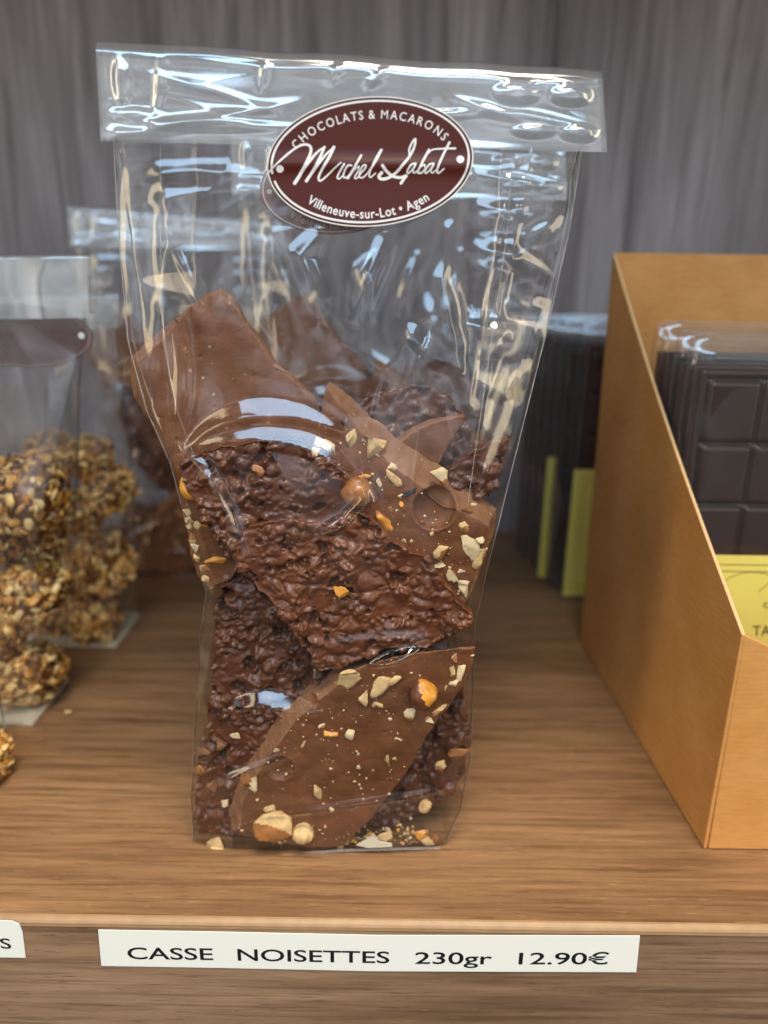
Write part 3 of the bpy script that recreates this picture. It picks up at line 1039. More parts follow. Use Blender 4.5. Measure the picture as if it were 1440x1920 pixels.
    for (cx, cy, r_px, dep) in dents:
        c = pl.local([pl.hit(cx, cy)])[0]
        r = r_px * mmpx(pl.hit(cx, cy)) * 1000
        fc = np.array([V[list(f), :2].mean(0) for f in F])
        mi[np.hypot(fc[:, 0] - c[0], fc[:, 1] - c[1]) < r * 1.02] = 0
    if kind == 'rough':
        mi[:] = 0
    Wd = pl.world(V)
    org = Wd.mean(0); org[2] = Wd[:, 2].min()
    o = mesh_obj(name, Wd, F, mats, None, org, mi)
    tag(o, label, 'chocolate', group)
    o['_org'] = [float(x) for x in org]
    return o

def ico(sub):
    bm = bmesh.new()
    bmesh.ops.create_icosphere(bm, subdivisions=sub, radius=1.0)
    V = np.array([v.co[:] for v in bm.verts]); F = [tuple(v.index for v in f.verts) for f in bm.faces]
    bm.free()
    return V, F
ICO2, ICO3, ICO4 = ico(2), ico(3), ico(4)

def block_shape(w, h, t, seed):
    V = ICO4[0].copy()
    V = V / (np.abs(V) ** 9).sum(1)[:, None] ** (1 / 9)
    V = V + 0.16 * V[:, [2, 0, 1]]
    rg = np.random.default_rng(seed)
    for k in range(7):
        n = rg.normal(size=3); n /= np.linalg.norm(n)
        s = V @ n; d = rg.uniform(0.68, 0.95)
        V = np.where((s > d)[:, None], V - n * (s - d)[:, None], V)
    V = V * (1 + 0.05 * fbm(V * 1.5, 4, seed)[:, None] + 0.05 * fbm(V * 5, 3, seed + 2)[:, None])
    return V * np.array([w, t, h]) / 2, ICO4[1]

def chip_shape(w, h, t, seed, cuts=9):
    """a chopped nut: a lump with flat broken faces"""
    rg = np.random.default_rng(seed)
    V = ICO3[0].copy()
    for k in range(cuts):
        n = rg.normal(size=3); n /= np.linalg.norm(n)
        d = rg.uniform(0.28, 0.66)
        s = V @ n
        V = np.where((s > d)[:, None], V - n * (s - d)[:, None], V)
    V = V * (1 + 0.16 * fbm(V * 2.4, 3, seed)[:, None])
    return V * np.array([w, t, h]) / 2 * 1.5, ICO3[1]

def frame_at(pl, px, py, ang, lift=0.0):
    p = pl.hit(px, py) + pl.n * lift
    c, s = math.cos(ang), math.sin(ang)
    return p, pl.e1 * c + pl.e2 * s, -pl.n, -pl.e1 * s + pl.e2 * c

def chip(pl, px, py, w, h, ang, mat, parent, seed, name='nut_piece', t=None, lift=0.0):
    p = pl.hit(px, py); m = mmpx(p)
    t = t if t else min(w, h) * 0.55
    V, F = block_shape(w * m, h * m, t * m, seed) if seed == 401 else chip_shape(w * m, h * m, t * m, seed)
    p, ax, ay, az = frame_at(pl, px, py, math.radians(ang), lift)
    Wd = p + V[:, :1] * ax + V[:, 1:2] * ay + V[:, 2:3] * az
    rg = np.random.default_rng(seed + 900)
    mi = None
    if mat.name in ('hazelnut_flesh', 'pale_nut', 'roasted_nut') and rg.random() < 0.55:
        n = rg.normal(size=3) + np.array([0, -0.3, -0.5]); n /= np.linalg.norm(n)
        e = V / np.abs(V).max(0)
        c = np.array([e[list(f)].mean(0) for f in F])
        mi = (c @ n > 0.48).astype(int)
    return mesh_obj(name, Wd, F, [mat, M['brown_nut']] if mi is not None else mat, parent, tuple(parent['_org']) if parent is not None else tuple(p), mi, smooth=True)

def hazelnut(pl, px, py, d, ang, mats, parent, split=None, origin=None, lift=0.0):
    """round nut with a pointed tip and ribbed skin; split tells where the skin has come off"""
    p = pl.hit(px, py); m = mmpx(p) * d / 2
    V = ICO4[0].copy()
    r = 1 + 0.03 * np.sin(np.arctan2(V[:, 1], V[:, 0]) * 9) * (1 - V[:, 2] ** 2) + 0.05 * fbm(V * 1.6, 2, 5)
    r = r + 0.22 * np.clip(V[:, 2], 0, 1) ** 6
    F = ICO4[1]
    mi = None
    if split is not None:
        n = np.array(split) / np.linalg.norm(split)
        c = np.array([V[list(f)].mean(0) for f in F])
        s = c @ n + 0.10 * fbm(c * 3, 2, 8)
        mi = (s > 0.12).astype(int)
        sv = V @ n
        r = r - 0.10 * sstep(0.05, 0.2, sv)
    V = V * r[:, None] * np.array([1, 0.9, 0.95]) * m
    p, ax, ay, az = frame_at(pl, px, py, math.radians(ang), lift)
    Wd = p + V[:, :1] * ax + V[:, 1:2] * ay + V[:, 2:3] * az
    return mesh_obj('hazelnut', Wd, F, mats, parent, tuple(parent['_org']) if parent is not None else tuple(p), mi)

def crumbs(pl, outline, n, parent, seed, mats=('cream_nut', 'pale_nut', 'broken'), lo=0.15, hi=0.55):
    rg = np.random.default_rng(seed)
    L = pl.local([pl.hit(*q) for q in outline])[:, :2]
    o = MB()
    cnt = 0
    x0, x1 = L.min(0), L.max(0)
    while cnt < n:
        q = rg.uniform(x0, x1)
        ins = False
        for k in range(len(L)):
            a, b = L[k], L[k - 1]
            if (a[1] > q[1]) != (b[1] > q[1]) and q[0] < (b[0] - a[0]) * (q[1] - a[1]) / (b[1] - a[1]) + a[0]:
                ins = not ins
        if not ins: continue
        s = lo + (hi - lo) * rg.random() ** 2.5
        V = ICO2[0] * (1 + 0.35 * rg.normal(size=(len(ICO2[0]), 1)) * 0.6) * s * rg.uniform(0.5, 1.1, 3)
        V = V + np.array([q[0], q[1], 0.05])
        o.add(pl.world(V), ICO2[1], int(rg.integers(0, len(mats))))
        cnt += 1
    c = o.build('crumbs', [M[k] for k in mats], parent, tuple(parent['_org']), smooth=True)
    c['kind'] = 'stuff'
    return c

GRP = 'chocolate shards in the front bag'
# bottom smooth slab
P7 = Plane(660, 1400, 0.0262, 0.02, 0.00)
O7 = [(612,1300),(655,1262),(700,1240),(800,1222),(890,1212),(884,1245),(850,1315),(800,1375),(760,1450),(690,1540),(640,1588),(590,1592),(500,1572),(447,1556),(455,1500),(500,1420),(560,1345)]
B7 = [(598,1268),(640,1245),(700,1238),(800,1222),(890,1212),(884,1245),(850,1315),(800,1375),(760,1450),(690,1540),(640,1588),(590,1592),(500,1576),(428,1562),(428,1515),(465,1425),(530,1325)]
s7 = shard('smooth milk chocolate slab with scattered nut chips and one hazelnut, lowest at front', P7, O7, 'smooth', 6.5, B7, GRP, 11, dents=[(525,1440,26,1.6),(588,1318,9,.6)], lumps=[(560,1500,40,.8),(700,1400,60,.5),(640,1360,30,.4)])
for i, (x, y, w, h, a, m) in enumerate([
        (650,1266,72,32,38,'cream_nut'),(710,1283,26,52,-28,'cream_nut'),(683,1311,18,30,-10,'cream_nut'),(706,1322,26,16,-30,'cream_nut'),
        (773,1335,24,26,10,'pale_nut'),(821,1333,14,36,-38,'cream_nut'),(808,1352,18,18,0,'pale_nut'),(848,1256,20,26,20,'cream_nut'),(862,1262,16,42,-28,'pale_nut'),
        (850,1283,14,26,-20,'pale_nut'),(836,1289,16,14,10,'pale_nut'),(853,1233,14,16,0,'cream_nut'),(620,1377,20,18,20,'gold_nut'),(657,1373,14,26,-8,'pale_nut'),
        (675,1342,24,9,10,'cream_nut'),(739,1393,24,20,20,'pale_nut'),(728,1419,16,26,5,'cream_nut'),(739,1422,14,20,0,'cream_nut'),(738,1276,22,14,20,'cream_nut'),(467,1463,30,46,0,'pale_nut'),
        (597,1486,18,28,12,'cream_nut'),(518,1406,16,12,0,'pale_nut'),(670,1438,9,11,0,'pale_nut'),(671,1414,8,11,0,'pale_nut'),(568,1397,6,16,-15,'cream_nut'),(621,1518,16,12,15,'pale_nut'),(640,1366,10,10,0,'pale_nut'),(603,1362,12,10,0,'pale_nut')]):
    chip(P7, x, y, w, h, a, M[m], s7, 100 + i)
hazelnut(P7, 794, 1299, 58, 15, [M['skin'], M['gold_nut']], s7, split=(0.95, -0.12, 0.2), lift=0.0006)
crumbs(P7, O7, 260, s7, 5)

# the rough slab across the middle
P5 = Plane(660, 1110, 0.0268, 0.02, 0.0)
O5 = [(452,1075),(430,1030),(470,985),(560,975),(625,985),(655,955),(690,965),(720,995),(762,1030),(800,1045),(845,1110),(890,1165),(850,1190),(800,1215),(735,1212),(690,1228),(640,1250),(596,1260),(560,1200),(505,1130)]
s5 = shard('reddish brown lumpy crisp shard pointing right across the middle, on the pale slab', P5, O5, 'rough', 6, None, GRP, 21, voxel=0.30, mat=M['crisp_milk'])
for i, (x, y, w, h, a, m) in enumerate([(640,1108,24,26,0,'gold_nut'),(628,1122,10,10,0,'broken'),(660,1112,16,14,0,'broken')]):
    chip(P5, x, y, w, h, a, M[m], s5, 150 + i, 'crisp_piece', lift=0.0012)
# rough upper left shard
P4 = Plane(500, 920, 0.0290, 0.05, 0.0)
O4 = [(335,858),(400,842),(480,828),(560,825),(620,850),(640,880),(655,930),(650,975),(600,1010),(520,1040),(455,1062),(425,1045),(400,1010),(372,960),(345,905)]
s4 = shard('greyish brown lumpy crisp shard under the star shaped film crease, left of centre', P4, O4, 'rough', 6, None, GRP, 33, voxel=0.30)
chip(P4, 487, 878, 20, 22, 0, M['brown_nut'], s4, 160, 'crisp_piece', lift=0.001)
# left nut piece below the crease
P3 = Plane(380, 1000, 0.0325, 0.03, -0.15)
O3 = [(322,856),(345,850),(380,900),(420,980),(452,1060),(432,1085),(392,1108),(368,1075),(352,1020),(342,950)]
s3 = shard('narrow milk chocolate sliver with a cream crumbly rim at the left edge of the bag', P3, O3, 'smooth', 5, None, GRP, 41)
hazelnut(P3, 365, 912, 52, 30, [M['gold_nut']], s3, lift=0.0006)
for i, (x, y, w, h, a, m) in enumerate([(349,957,14,16,15,'cream_nut'),(353,972,16,18,40,'cream_nut'),(356,988,13,20,12,'cream_nut'),(360,1006,12,22,10,'cream_nut'),(366,1026,12,18,10,'pale_nut'),(371,1046,16,16,0,'cream_nut'),(378,1066,14,16,10,'cream_nut'),(386,1084,14,16,20,'cream_nut'),
        (371,986,18,13,0,'cream_nut'),(386,985,18,15,20,'gold_nut'),(399,982,16,14,0,'cream_nut'),(410,979,12,13,0,'cream_nut'),(400,1050,38,15,10,'gold_nut'),(388,1066,18,12,-10,'brown_nut')]):
    chip(P3, x, y, w, h, a, M[m], s3, 170 + i)
# right slab with the round hollow
P2 = Plane(770, 940, 0.0315, 0.06, 0.05)
O2 = [(612,724),(640,760),(668,800),(740,878),(830,942),(915,985),(918,1010),(900,1055),(885,1110),(868,1130),(850,1120),(800,1055),(740,1020),(690,985),(640,960),(600,900),(596,800)]
B2 = [(618,712),(652,738),(690,775),(760,832),(850,890),(932,952),(926,1000),(906,1055),(885,1110),(868,1130),(850,1120),(800,1055),(740,1020),(690,985),(640,960),(600,900),(598,790)]
s2 = shard('milk chocolate slab with a round nut hollow and pale broken top edge, right of centre', P2, O2, 'smooth', 6.5, B2, GRP, 52, dents=[(815,953,41,2.6)], lumps=[(625,790,24,.6)])
for i, (x, y, w, h, a, m) in enumerate([
        (661,818,24,58,-4,'cream_nut'),(703,836,40,66,-32,'cream_nut'),(610,845,42,52,20,'pale_nut'),(680,893,30,9,8,'gold_nut'),(722,980,46,36,-20,'gold_nut'),(738,896,16,44,22,'cream_nut'),
        (735,873,14,16,0,'pale_nut'),(711,903,8,18,15,'pale_nut'),(752,930,11,10,0,'pale_nut'),(822,893,30,26,-30,'pale_nut'),(866,988,22,15,-15,'cream_nut'),(875,1026,36,42,15,'pale_nut'),(899,1013,22,24,-20,'pale_nut'),
        (905,1030,13,10,0,'pale_nut'),(830,1034,30,22,28,'cream_nut'),(789,1045,16,34,35,'gold_nut'),(772,1013,11,18,0,'cream_nut'),(754,1008,12,22,15,'cream_nut'),(810,998,12,24,-20,'cream_nut'),
        (752,948,10,12,0,'gold_nut'),(744,957,10,9,0,'pale_nut'),(733,955,14,8,10,'brown_nut'),(828,1060,28,16,-12,'pale_nut'),(897,1052,20,38,-20,'cream_nut'),(851,1086,16,30,28,'pale_nut'),(868,1108,20,34,25,'pale_nut'),(871,1091,18,12,0,'pale_nut'),(866,1071,12,10,0,'pale_nut'),(888,946,12,9,0,'pale_nut'),(640,780,14,30,30,'char'),(772,922,34,20,12,'char'),(873,955,18,10,0,'brown_nut')]):
    chip(P2, x, y, w, h, a, M[m], s2, 200 + i)
hazelnut(P2, 671, 921, 58, 100, [M['brown_nut']], s2, lift=0.001)
crumbs(P2, O2, 170, s2, 6)
# top left smooth slab
P1 = Plane(430, 720, 0.0375, 0.15, -0.10)
O1 = [(412,545),(445,580),(480,630),(520,692),(562,722),(600,775),(640,860),(480,880),(330,870),(300,800),(262,735),(258,676),(300,640),(335,600),(385,562)]
B1 = [(416,538),(448,574),(484,624),(524,686),(566,716),(604,768),(646,858),(480,880),(322,870),(290,800),(250,745),(243,668),(285,630),(330,592),(385,552)]
s1 = shard('tall smooth milk chocolate slab standing highest, at the top left of the pile', P1, O1, 'smooth', 6, B1, GRP, 63, dents=[], lumps=[(412,570,20,1.6),(372,600,28,1.4),(395,640,30,.9),(520,790,40,.5)])
for i, (x, y, w, h, a, m) in enumerate([(336,601,14,16,0,'broken'),(352,598,16,16,0,'broken'),(349,655,10,14,0,'broken'),(523,690,26,10,-40,'broken')]):
    chip(P1, x, y, w, h, a, M[m], s1, 250 + i, 'bump')
crumbs(P1, O1, 26, s1, 9, mats=('broken', 'broken', 'cream_nut'), lo=0.1, hi=0.3)
# lower left rough piece
P6 = Plane(480, 1220, 0.0330, 0.03, -0.05)
O6 = [(410,1085),(450,1070),(520,1140),(600,1250),(600,1290),(540,1340),(470,1360),(420,1350),(393,1335),(398,1240),(402,1150)]
s6 = shard('dark lumpy crisp shard with deep pits, below and left of the middle shard', P6, O6, 'rough', 7, None, GRP, 74, rough_amp=1.25)
# bottom left
P8 = Plane(420, 1450, 0.0325, 0.02, -0.05)
O8 = [(392,1325),(470,1340),(530,1330),(500,1400),(455,1480),(440,1560),(430,1590),(372,1590),(366,1500),(375,1400)]
s8 = shard('dusty broken crisp shard in the bottom left corner of the bag', P8, O8, 'rough', 7, None, GRP, 85)
for i, (x, y, w, h, a, m) in enumerate([(382,1405,26,20,0,'broken'),(415,1390,30,20,20,'broken'),(440,1375,18,14,0,'pale_nut'),(400,1470,30,22,10,'broken'),(425,1500,18,16,0,'pale_nut'),(380,1440,20,16,0,'brown_nut')]):
    chip(P8, x, y, w, h, a, M[m], s8, 300 + i, 'crisp_piece', lift=0.0012)
# bottom right
P9 = Plane(810, 1420, 0.0360, 0.0, 0.05)
O9 = [(770,1340),(830,1315),(870,1310),(884,1380),(872,1450),(850,1490),(780,1530),(720,1560),(690,1540),(740,1450)]
s9 = shard('dark crisp shard behind the lower slab, at the bottom right of the bag', P9, O9, 'rough', 7, None, GRP, 96)
# behind, upper right
P10 = Plane(810, 830, 0.0390, 0.10, 0.1)
O10 = [(735,842),(770,812),(815,790),(870,780),(862,800),(840,835),(815,880),(770,880)]
B10 = [(725,838),(760,806),(810,783),(872,777),(866,796),(845,832),(818,880),(770,884)]
s10 = shard('pointed plain milk chocolate tip rising behind the hollowed slab', P10, O10, 'smooth', 5, B10, GRP, 107)
P11 = Plane(900, 880, 0.0370, 0.05, 0.05)
O11 = [(838,888),(880,850),(915,832),(958,815),(955,850),(938,890),(920,935),(870,935),(846,915)]
s11 = shard('small ragged crisp shard in the right hand corner of the pile', P11, O11, 'rough', 5, None, GRP, 118, rough_amp=0.8)
# deeper pieces that close the gaps
P12 = Plane(640, 1000, 0.0480, 0.08, 0.05)
O12 = [(420,800),(560,740),(700,790),(860,900),(880,1050),(840,1200),(700,1290),(540,1280),(430,1150),(370,960)]
s12 = shard('broad dark crisp shard hidden deep in the middle of the front bag', P12, O12, 'rough', 6, None, GRP, 129, voxel=0.6)
P13 = Plane(620, 1420, 0.0500, 0.0, 0.0)
O13 = [(420,1290),(620,1260),(850,1290),(860,1450),(800,1520),(600,1560),(420,1540)]
s13 = shard('broad dark crisp shard hidden behind the lowest slab of the front bag', P13, O13, 'rough', 6, None, GRP, 140, voxel=0.6)
P14 = Plane(760, 760, 0.0520, 0.15, 0.1)
O14 = [(620,800),(700,735),(800,720),(870,770),(900,860),(780,900),(660,880)]
s14 = shard('shadowy crisp shard at the back of the pile behind the pointed tip', P14, O14, 'rough', 6, None, GRP, 151, voxel=0.6)

# loose nuts lying on the floor of the bag
PF = Plane(600, 1570, 0.0272, 0.0, 0.0)
def loose(label, x, y, w, h, ang, mat, seed, y_=0.0275, nut=False):
    pl = Plane(x, y, y_)
    p = pl.hit(x, y); m = mmpx(p)
    if nut:
        o = hazelnut(pl, x, y, (w + h) / 2, ang, [M[mat]], None)
    else:
        o = chip(pl, x, y, w, h, ang, M[mat], None, seed, 'hazelnut_piece')
    tag(o, label, 'nut', 'loose nuts on the floor of the front bag')
    return o
loose('big angular cream nut chunk standing at the foot of the lowest slab', 512, 1544, 72, 56, 14, 'cream_nut', 401, 0.0250)
loose('smooth egg shaped blond nut right of the big angular chunk', 568, 1562, 38, 46, -15, 'cream_nut', 402, 0.0255, True)
loose('squarish cream nut bit in the bottom left corner of the bag', 408, 1583, 34, 24, 10, 'cream_nut', 403)
loose('small pointed cream nut bit at the bottom centre of the bag', 640, 1579, 22, 30, 10, 'cream_nut', 404)
loose('tiny cream nut splinter just left of the pointed bit', 618, 1575, 14, 18, -30, 'pale_nut', 405)
loose('orange skinned nut bit in the bottom right corner of the bag', 790, 1562, 28, 20, 0, 'gold_nut', 406)
loose('pale nut bit under the orange one at the bottom right', 800, 1578, 24, 18, 0, 'cream_nut', 407)
loose('brown edged nut bit at the far bottom right end', 815, 1572, 14, 16, 0, 'brown_nut', 408)
loose('cream nut bit beside the white film tip near the bottom', 718, 1572, 28, 16, 15, 'cream_nut', 409)
loose('walnut shaped crumb sitting on top of the big chunk', 508, 1515, 28, 16, 10, 'cream_nut', 410, 0.0255)
loose('round tan nut bit low on the right, in front of the dark shard', 800, 1511, 24, 22, 0, 'cream_nut', 411, 0.0330)
loose('tan nut half high on the right side of the dark shard', 852, 1411, 36, 22, 20, 'brown_nut', 412, 0.0330)
loose('tan nut bit below the high one on the right side', 830, 1438, 22, 18, 0, 'cream_nut', 413, 0.0330)
def floor_crumbs():
    rg = np.random.default_rng(77)
    o = MB()
    for k in range(260):
        x = rg.uniform(-0.0335, 0.0125); y = 0.0275 + abs(rg.normal()) * 0.0035
        s = 0.00022 + 0.0007 * rg.random() ** 2.5
        V = ICO2[0] * (1 + 0.22 * rg.normal(size=(len(ICO2[0]), 1))) * s * rg.uniform(0.6, 1.1, 3)
        o.add(V + np.array([x, y, 0.0012 + s * 0.6 + rg.random() ** 4 * 0.004]), ICO2[1], int(rg.integers(0, 4)))
    c = o.build('nut_crumbs', [M['cream_nut'], M['broken'], M['pale_nut'], M['gold_nut']], None, (-0.01, 0.03, 0), smooth=True)
    tag(c, 'nut and chocolate crumbs lying along the bottom of the front bag', 'crumbs', kind='stuff')
floor_crumbs()
# sharp white point of the folded bottom film
tip = [on_y(x, y, 0.0246) for x, y in [(668,1585),(690,1572),(700,1562),(712,1578),(735,1582),(735,1588),(690,1590)]]
o = MB(); o.prism(tip, (0, 0.0003, 0)); o.build('film_tip', M['card'], bag, BAG_O)
# seam of the block bottom
o = MB()
pa = [on_y(x, y, 0.0252) for x, y in [(374,1612),(520,1606),(640,1597),(826,1592)]]
for k in range(3):
    o.prism([pa[k], pa[k + 1], pa[k + 1] + np.array([0, 0, 0.0008]), pa[k] + np.array([0, 0, 0.0008])], (0, 0.0002, 0))
o.build('bottom_seam', M['film_fold'], bag, BAG_O)

# ------------------------------------------------------------------ the two bags behind
def bag_copy(dx, dy, rot, k, label, tmpl, pieces):
    r = copy_tree(bag, None, skip=('sticker', 'faded_sticker', 'film_tip', 'printed_rings', 'upper_lettering', 'lower_lettering', 'signature_lettering', 'printed_dot', 'faded_print'))
    base = Matrix.Translation((BAG_O[0] + dx, BAG_O[1] + dy, 0)) @ Matrix.Rotation(rot, 4, 'Z') @ Matrix.Scale(k, 4) @ Matrix.Translation((-BAG_O[0], -BAG_O[1], 0))
    r.matrix_world = base @ Matrix.Translation(BAG_O)
    tag(r, label, 'bag')
    for p, lab in pieces:
        c = copy_tree(p, None)
        c.matrix_world = base @ Matrix.Translation(p['_org'])
        tag(c, lab, 'chocolate', tmpl)
bag_copy(0.012, 0.086, math.radians(-4), 0.98, 'blurred clear bag of chocolate standing directly behind the front bag', 'chocolate shards in the bag behind',
         [(s1, 'smooth slab at the top of the bag directly behind the front bag'), (s2, 'nutty slab on the right of the bag directly behind the front bag'), (s4, 'lumpy shard on the left of the bag directly behind the front bag'),
          (s5, 'lumpy shard in the middle of the bag directly behind the front bag'), (s12, 'deep crisp shard in the bag directly behind the front bag'), (s14, 'shadowy shard at the rear of the bag directly behind the front bag'), (s7, 'nutty slab at the foot of the bag directly behind the front bag')])
bag_copy(-0.098, 0.205, math.radians(3), 0.90, 'far blurred bag of chocolate at the back of the shelf, left of the front bag', 'chocolate shards in the farthest bag',
         [(s1, 'smooth slab at the top of the farthest bag at the back left'), (s2, 'nutty slab on the right of the farthest bag at the back left'), (s5, 'lumpy shard in the middle of the farthest bag at the back left'),
          (s12, 'deep crisp shard in the farthest bag at the back left'), (s8, 'dusty shard in the bottom left of the farthest bag at the back left'), (s7, 'nutty slab at the foot of the farthest bag at the back left')])

# ------------------------------------------------------------------ bags of nut clusters on the left
def cluster_mesh(seed, r=0.0125):
    rg = np.random.default_rng(seed)
    o = MB()
    V = ICO4[0] * (1 + 0.16 * fbm(ICO4[0] * 2.2, 3, seed)[:, None]) * r * 0.80
    o.add(V, ICO4[1], 2)
    for k in range(420):
        n = rg.normal(size=3); n /= np.linalg.norm(n)
        s = r * rg.uniform(0.07, 0.19)
        v = ICO2[0] * np.array([1.0, rg.uniform(0.5, 0.9), rg.uniform(0.15, 0.4)]) * s
        v = v * (1 + 0.25 * fbm(ICO2[0] * 1.5 + k, 2, seed)[:, None])
        q = Vector(n).to_track_quat('Z', 'Y') @ Vector((0, 0, 1)).rotation_difference(Vector((rg.normal() * 0.8, rg.normal() * 0.8, 1)))
        from_z = np.array((q.to_matrix() @ Matrix.Rotation(rg.uniform(0, 6.28), 3, 'Z')))
        rad = r * (0.76 + 0.20 * rg.random() + 0.10 * perlin(np.array([n * 2.2]), seed)[0])
        o.add(v @ from_z.T + n * rad, ICO2[1], int(rg.choice([0, 0, 1, 1, 2])))
    ob = o.build('nut_cluster', [M['flake_gold'], M['flake_pale'], M['flake_dark']], None, smooth=True)
    return ob
protos = [cluster_mesh(501), cluster_mesh(502), cluster_mesh(503)]
_cl = [0]
def put_cluster(px, py, y, d_px, label, group):
    k = _cl[0]; _cl[0] += 1
    p = on_y(px, py, y)
    o = protos[k] if k < 3 else protos[k % 3].copy()
    if k >= 3: COL.objects.link(o)
    s = d_px * mmpx(p) / 2 / 0.0125
    o.location = p
    o.scale = (s * (1 + 0.10 * math.sin(k * 2.7)), s * (1 + 0.10 * math.sin(k * 1.9 + 1)), s * (1 + 0.10 * math.cos(k * 3.1)))
    o.rotation_euler = (k * 1.3, k * 2.1, k * 0.7)
    tag(o, label, 'nut cluster', group)

def left_bag(label, x0, x1, xt0, xt1, y0, y1, ztop, zband, seed, sticker=None):
    og = ((x0 + x1) / 2, (y0 + y1) / 2, 0)
    r = tag(thing('cluster_bag', og), label, 'bag')
    z = np.linspace(0.001, zband + 0.004, 110)
    t = z / z[-1]
    L = x0 + (xt0 - x0) * t ** 1.4 ; R = x1 + (xt1 - x1) * t ** 1.4
    ym = (y0 + y1) / 2
    YF = y0 + (ym - 0.002 - y0) * sstep(0.45, 1.0, t); YB = y1 + (ym + 0.002 - y1) * sstep(0.45, 1.0, t)
    YE = YF + 0.002
    bag_film('film', z, L, R, YF, YE, YB, 0.001 + 0.012 * t, lambda X, Z: X * 0, M['film_far'], r, og, seed, nf=90, ng=10, amp=0.0009)
    # folded top
    nx, nv = 90, 26
    u = np.linspace(0, 1, nx)[None]; v = np.linspace(0, 1, nv)[:, None]
    X = xt0 - 0.001 + (xt1 - xt0 + 0.003) * u + 0 * v
    Z = zband + (ztop - zband) * v + 0.003 * (u - 0.5)
    h = crinkle(X, Z, seed + 3, 0.0011)
    fr = np.stack([X, ym - 0.0055 - h + 0.25 * (Z - zband), Z], -1)
    bk = np.stack([X[::-1], ym + 0.0035 + h[::-1] * 0.5, Z[::-1] + 0.001], -1)
    G = np.concatenate([fr, bk], 0)
    mesh_obj('top_fold', G.reshape(-1, 3), grid_faces(G.shape[0], nx), M['film_band'], r, og)
    o = MB()
    o.prism([(x0, y0 + 0.001, 0.0004), (x1 - 0.0, y0 + 0.001, 0.0004), (x1 + 0.0005, y0 + 0.003, 0.0004), (x1 + 0.0005, y1 - 0.003, 0.0004), (x1 - 0.002, y1, 0.0004), (x0, y1, 0.0004)], (0, 0, 0.0016))
    o.build('base_card', M['card'], r, og)
    if sticker:
        cx, cz, a, b, ys = sticker
        st = MB()
        V, F = disc2(0, 0, a, b, 64)
        st.prism([(cx + q[0], ys, cz + q[1]) for q in V], (0, 0.0002, 0))
        so = st.build('sticker', M['faint'], r, og)
        st = MB()
        n = 64
        V = np.concatenate([disc2(0, 0, a * 0.965, b * 0.95, n)[0], disc2(0, 0, a * 0.94, b * 0.91, n)[0]])
        st.add([(cx + q[0], ys - 0.0001, cz + q[1]) for q in V], [(i, (i + 1) % n, n + (i + 1) % n, n + i) for i in range(n)])
        st.build('printed_ring', M['faint_print'], so, og)
        st = MB()
        V, F = disc2(a * 0.84, 0.0005, 0.0011, 0.0011, 20)
        st.add([(cx + q[0], ys - 0.0001, cz + q[1]) for q in V], F)
        st.build('printed_dot', M['white_print'], so, og)
    return r
pS = on_y(176, 632, 0.103)
left_bag('clear bag of golden nut clusters with a faded brown oval sticker, at the left edge', -0.196, -0.1305, -0.215, -0.100, 0.086, 0.122, 0.1665, 0.147, 61,
         (pS[0] - 0.0245, pS[2], 0.0245, 0.0105, 0.1025))
GA = 'nut clusters in the front left bag'
put_cluster(52, 925, 0.103, 150, 'big golden cluster on top of the front left bag, its flakes palest', GA)
put_cluster(-30, 1000, 0.100, 150, 'cluster half cut by the left frame edge, second level of the front left bag', GA)
put_cluster(62, 1105, 0.103, 140, 'dark toasted cluster in the middle of the front left bag', GA)
put_cluster(-20, 1160, 0.100, 150, 'cluster cut by the left frame edge low in the front left bag', GA)
put_cluster(48, 1262, 0.103, 140, 'bottom cluster of the front left bag, just above its cream base card', GA)
put_cluster(85, 1010, 0.112, 90, 'small shaded cluster between the top and middle ones of the front left bag', GA)
left_bag('second clear bag of nut clusters, standing behind the front left one', -0.195, -0.1205, -0.205, -0.112, 0.147, 0.183, 0.152, 0.139, 67)
GB = 'nut clusters in the second left bag'
put_cluster(95, 850, 0.160, 95, 'pale top cluster of the second left bag, seen through the front one', GB)
put_cluster(165, 858, 0.158, 90, 'top right cluster of the second left bag, beside the pale one', GB)
put_cluster(203, 915, 0.160, 100, 'right hand upper cluster of the second left bag', GB)
put_cluster(150, 960, 0.162, 100, 'shaded inner cluster of the second left bag', GB)
put_cluster(194, 1058, 0.158, 112, 'round golden cluster at mid height on the right of the second left bag', GB)
put_cluster(135, 1075, 0.162, 95, 'dim inner cluster at mid height of the second left bag', GB)
put_cluster(176, 1158, 0.157, 110, 'bottom right cluster of the second left bag above its base card', GB)
put_cluster(110, 1150, 0.162, 95, 'bottom inner cluster of the second left bag', GB)
left_bag('nearest bag of nut clusters, almost wholly cut off by the left frame edge', -0.205, -0.1330, -0.222, -0.140, 0.046, 0.075, 0.150, 0.135, 71)
GC = 'nut clusters in the nearest left bag'
put_cluster(-52, 1420, 0.056, 130, 'cluster in the nearest left bag showing only its right rim', GC)

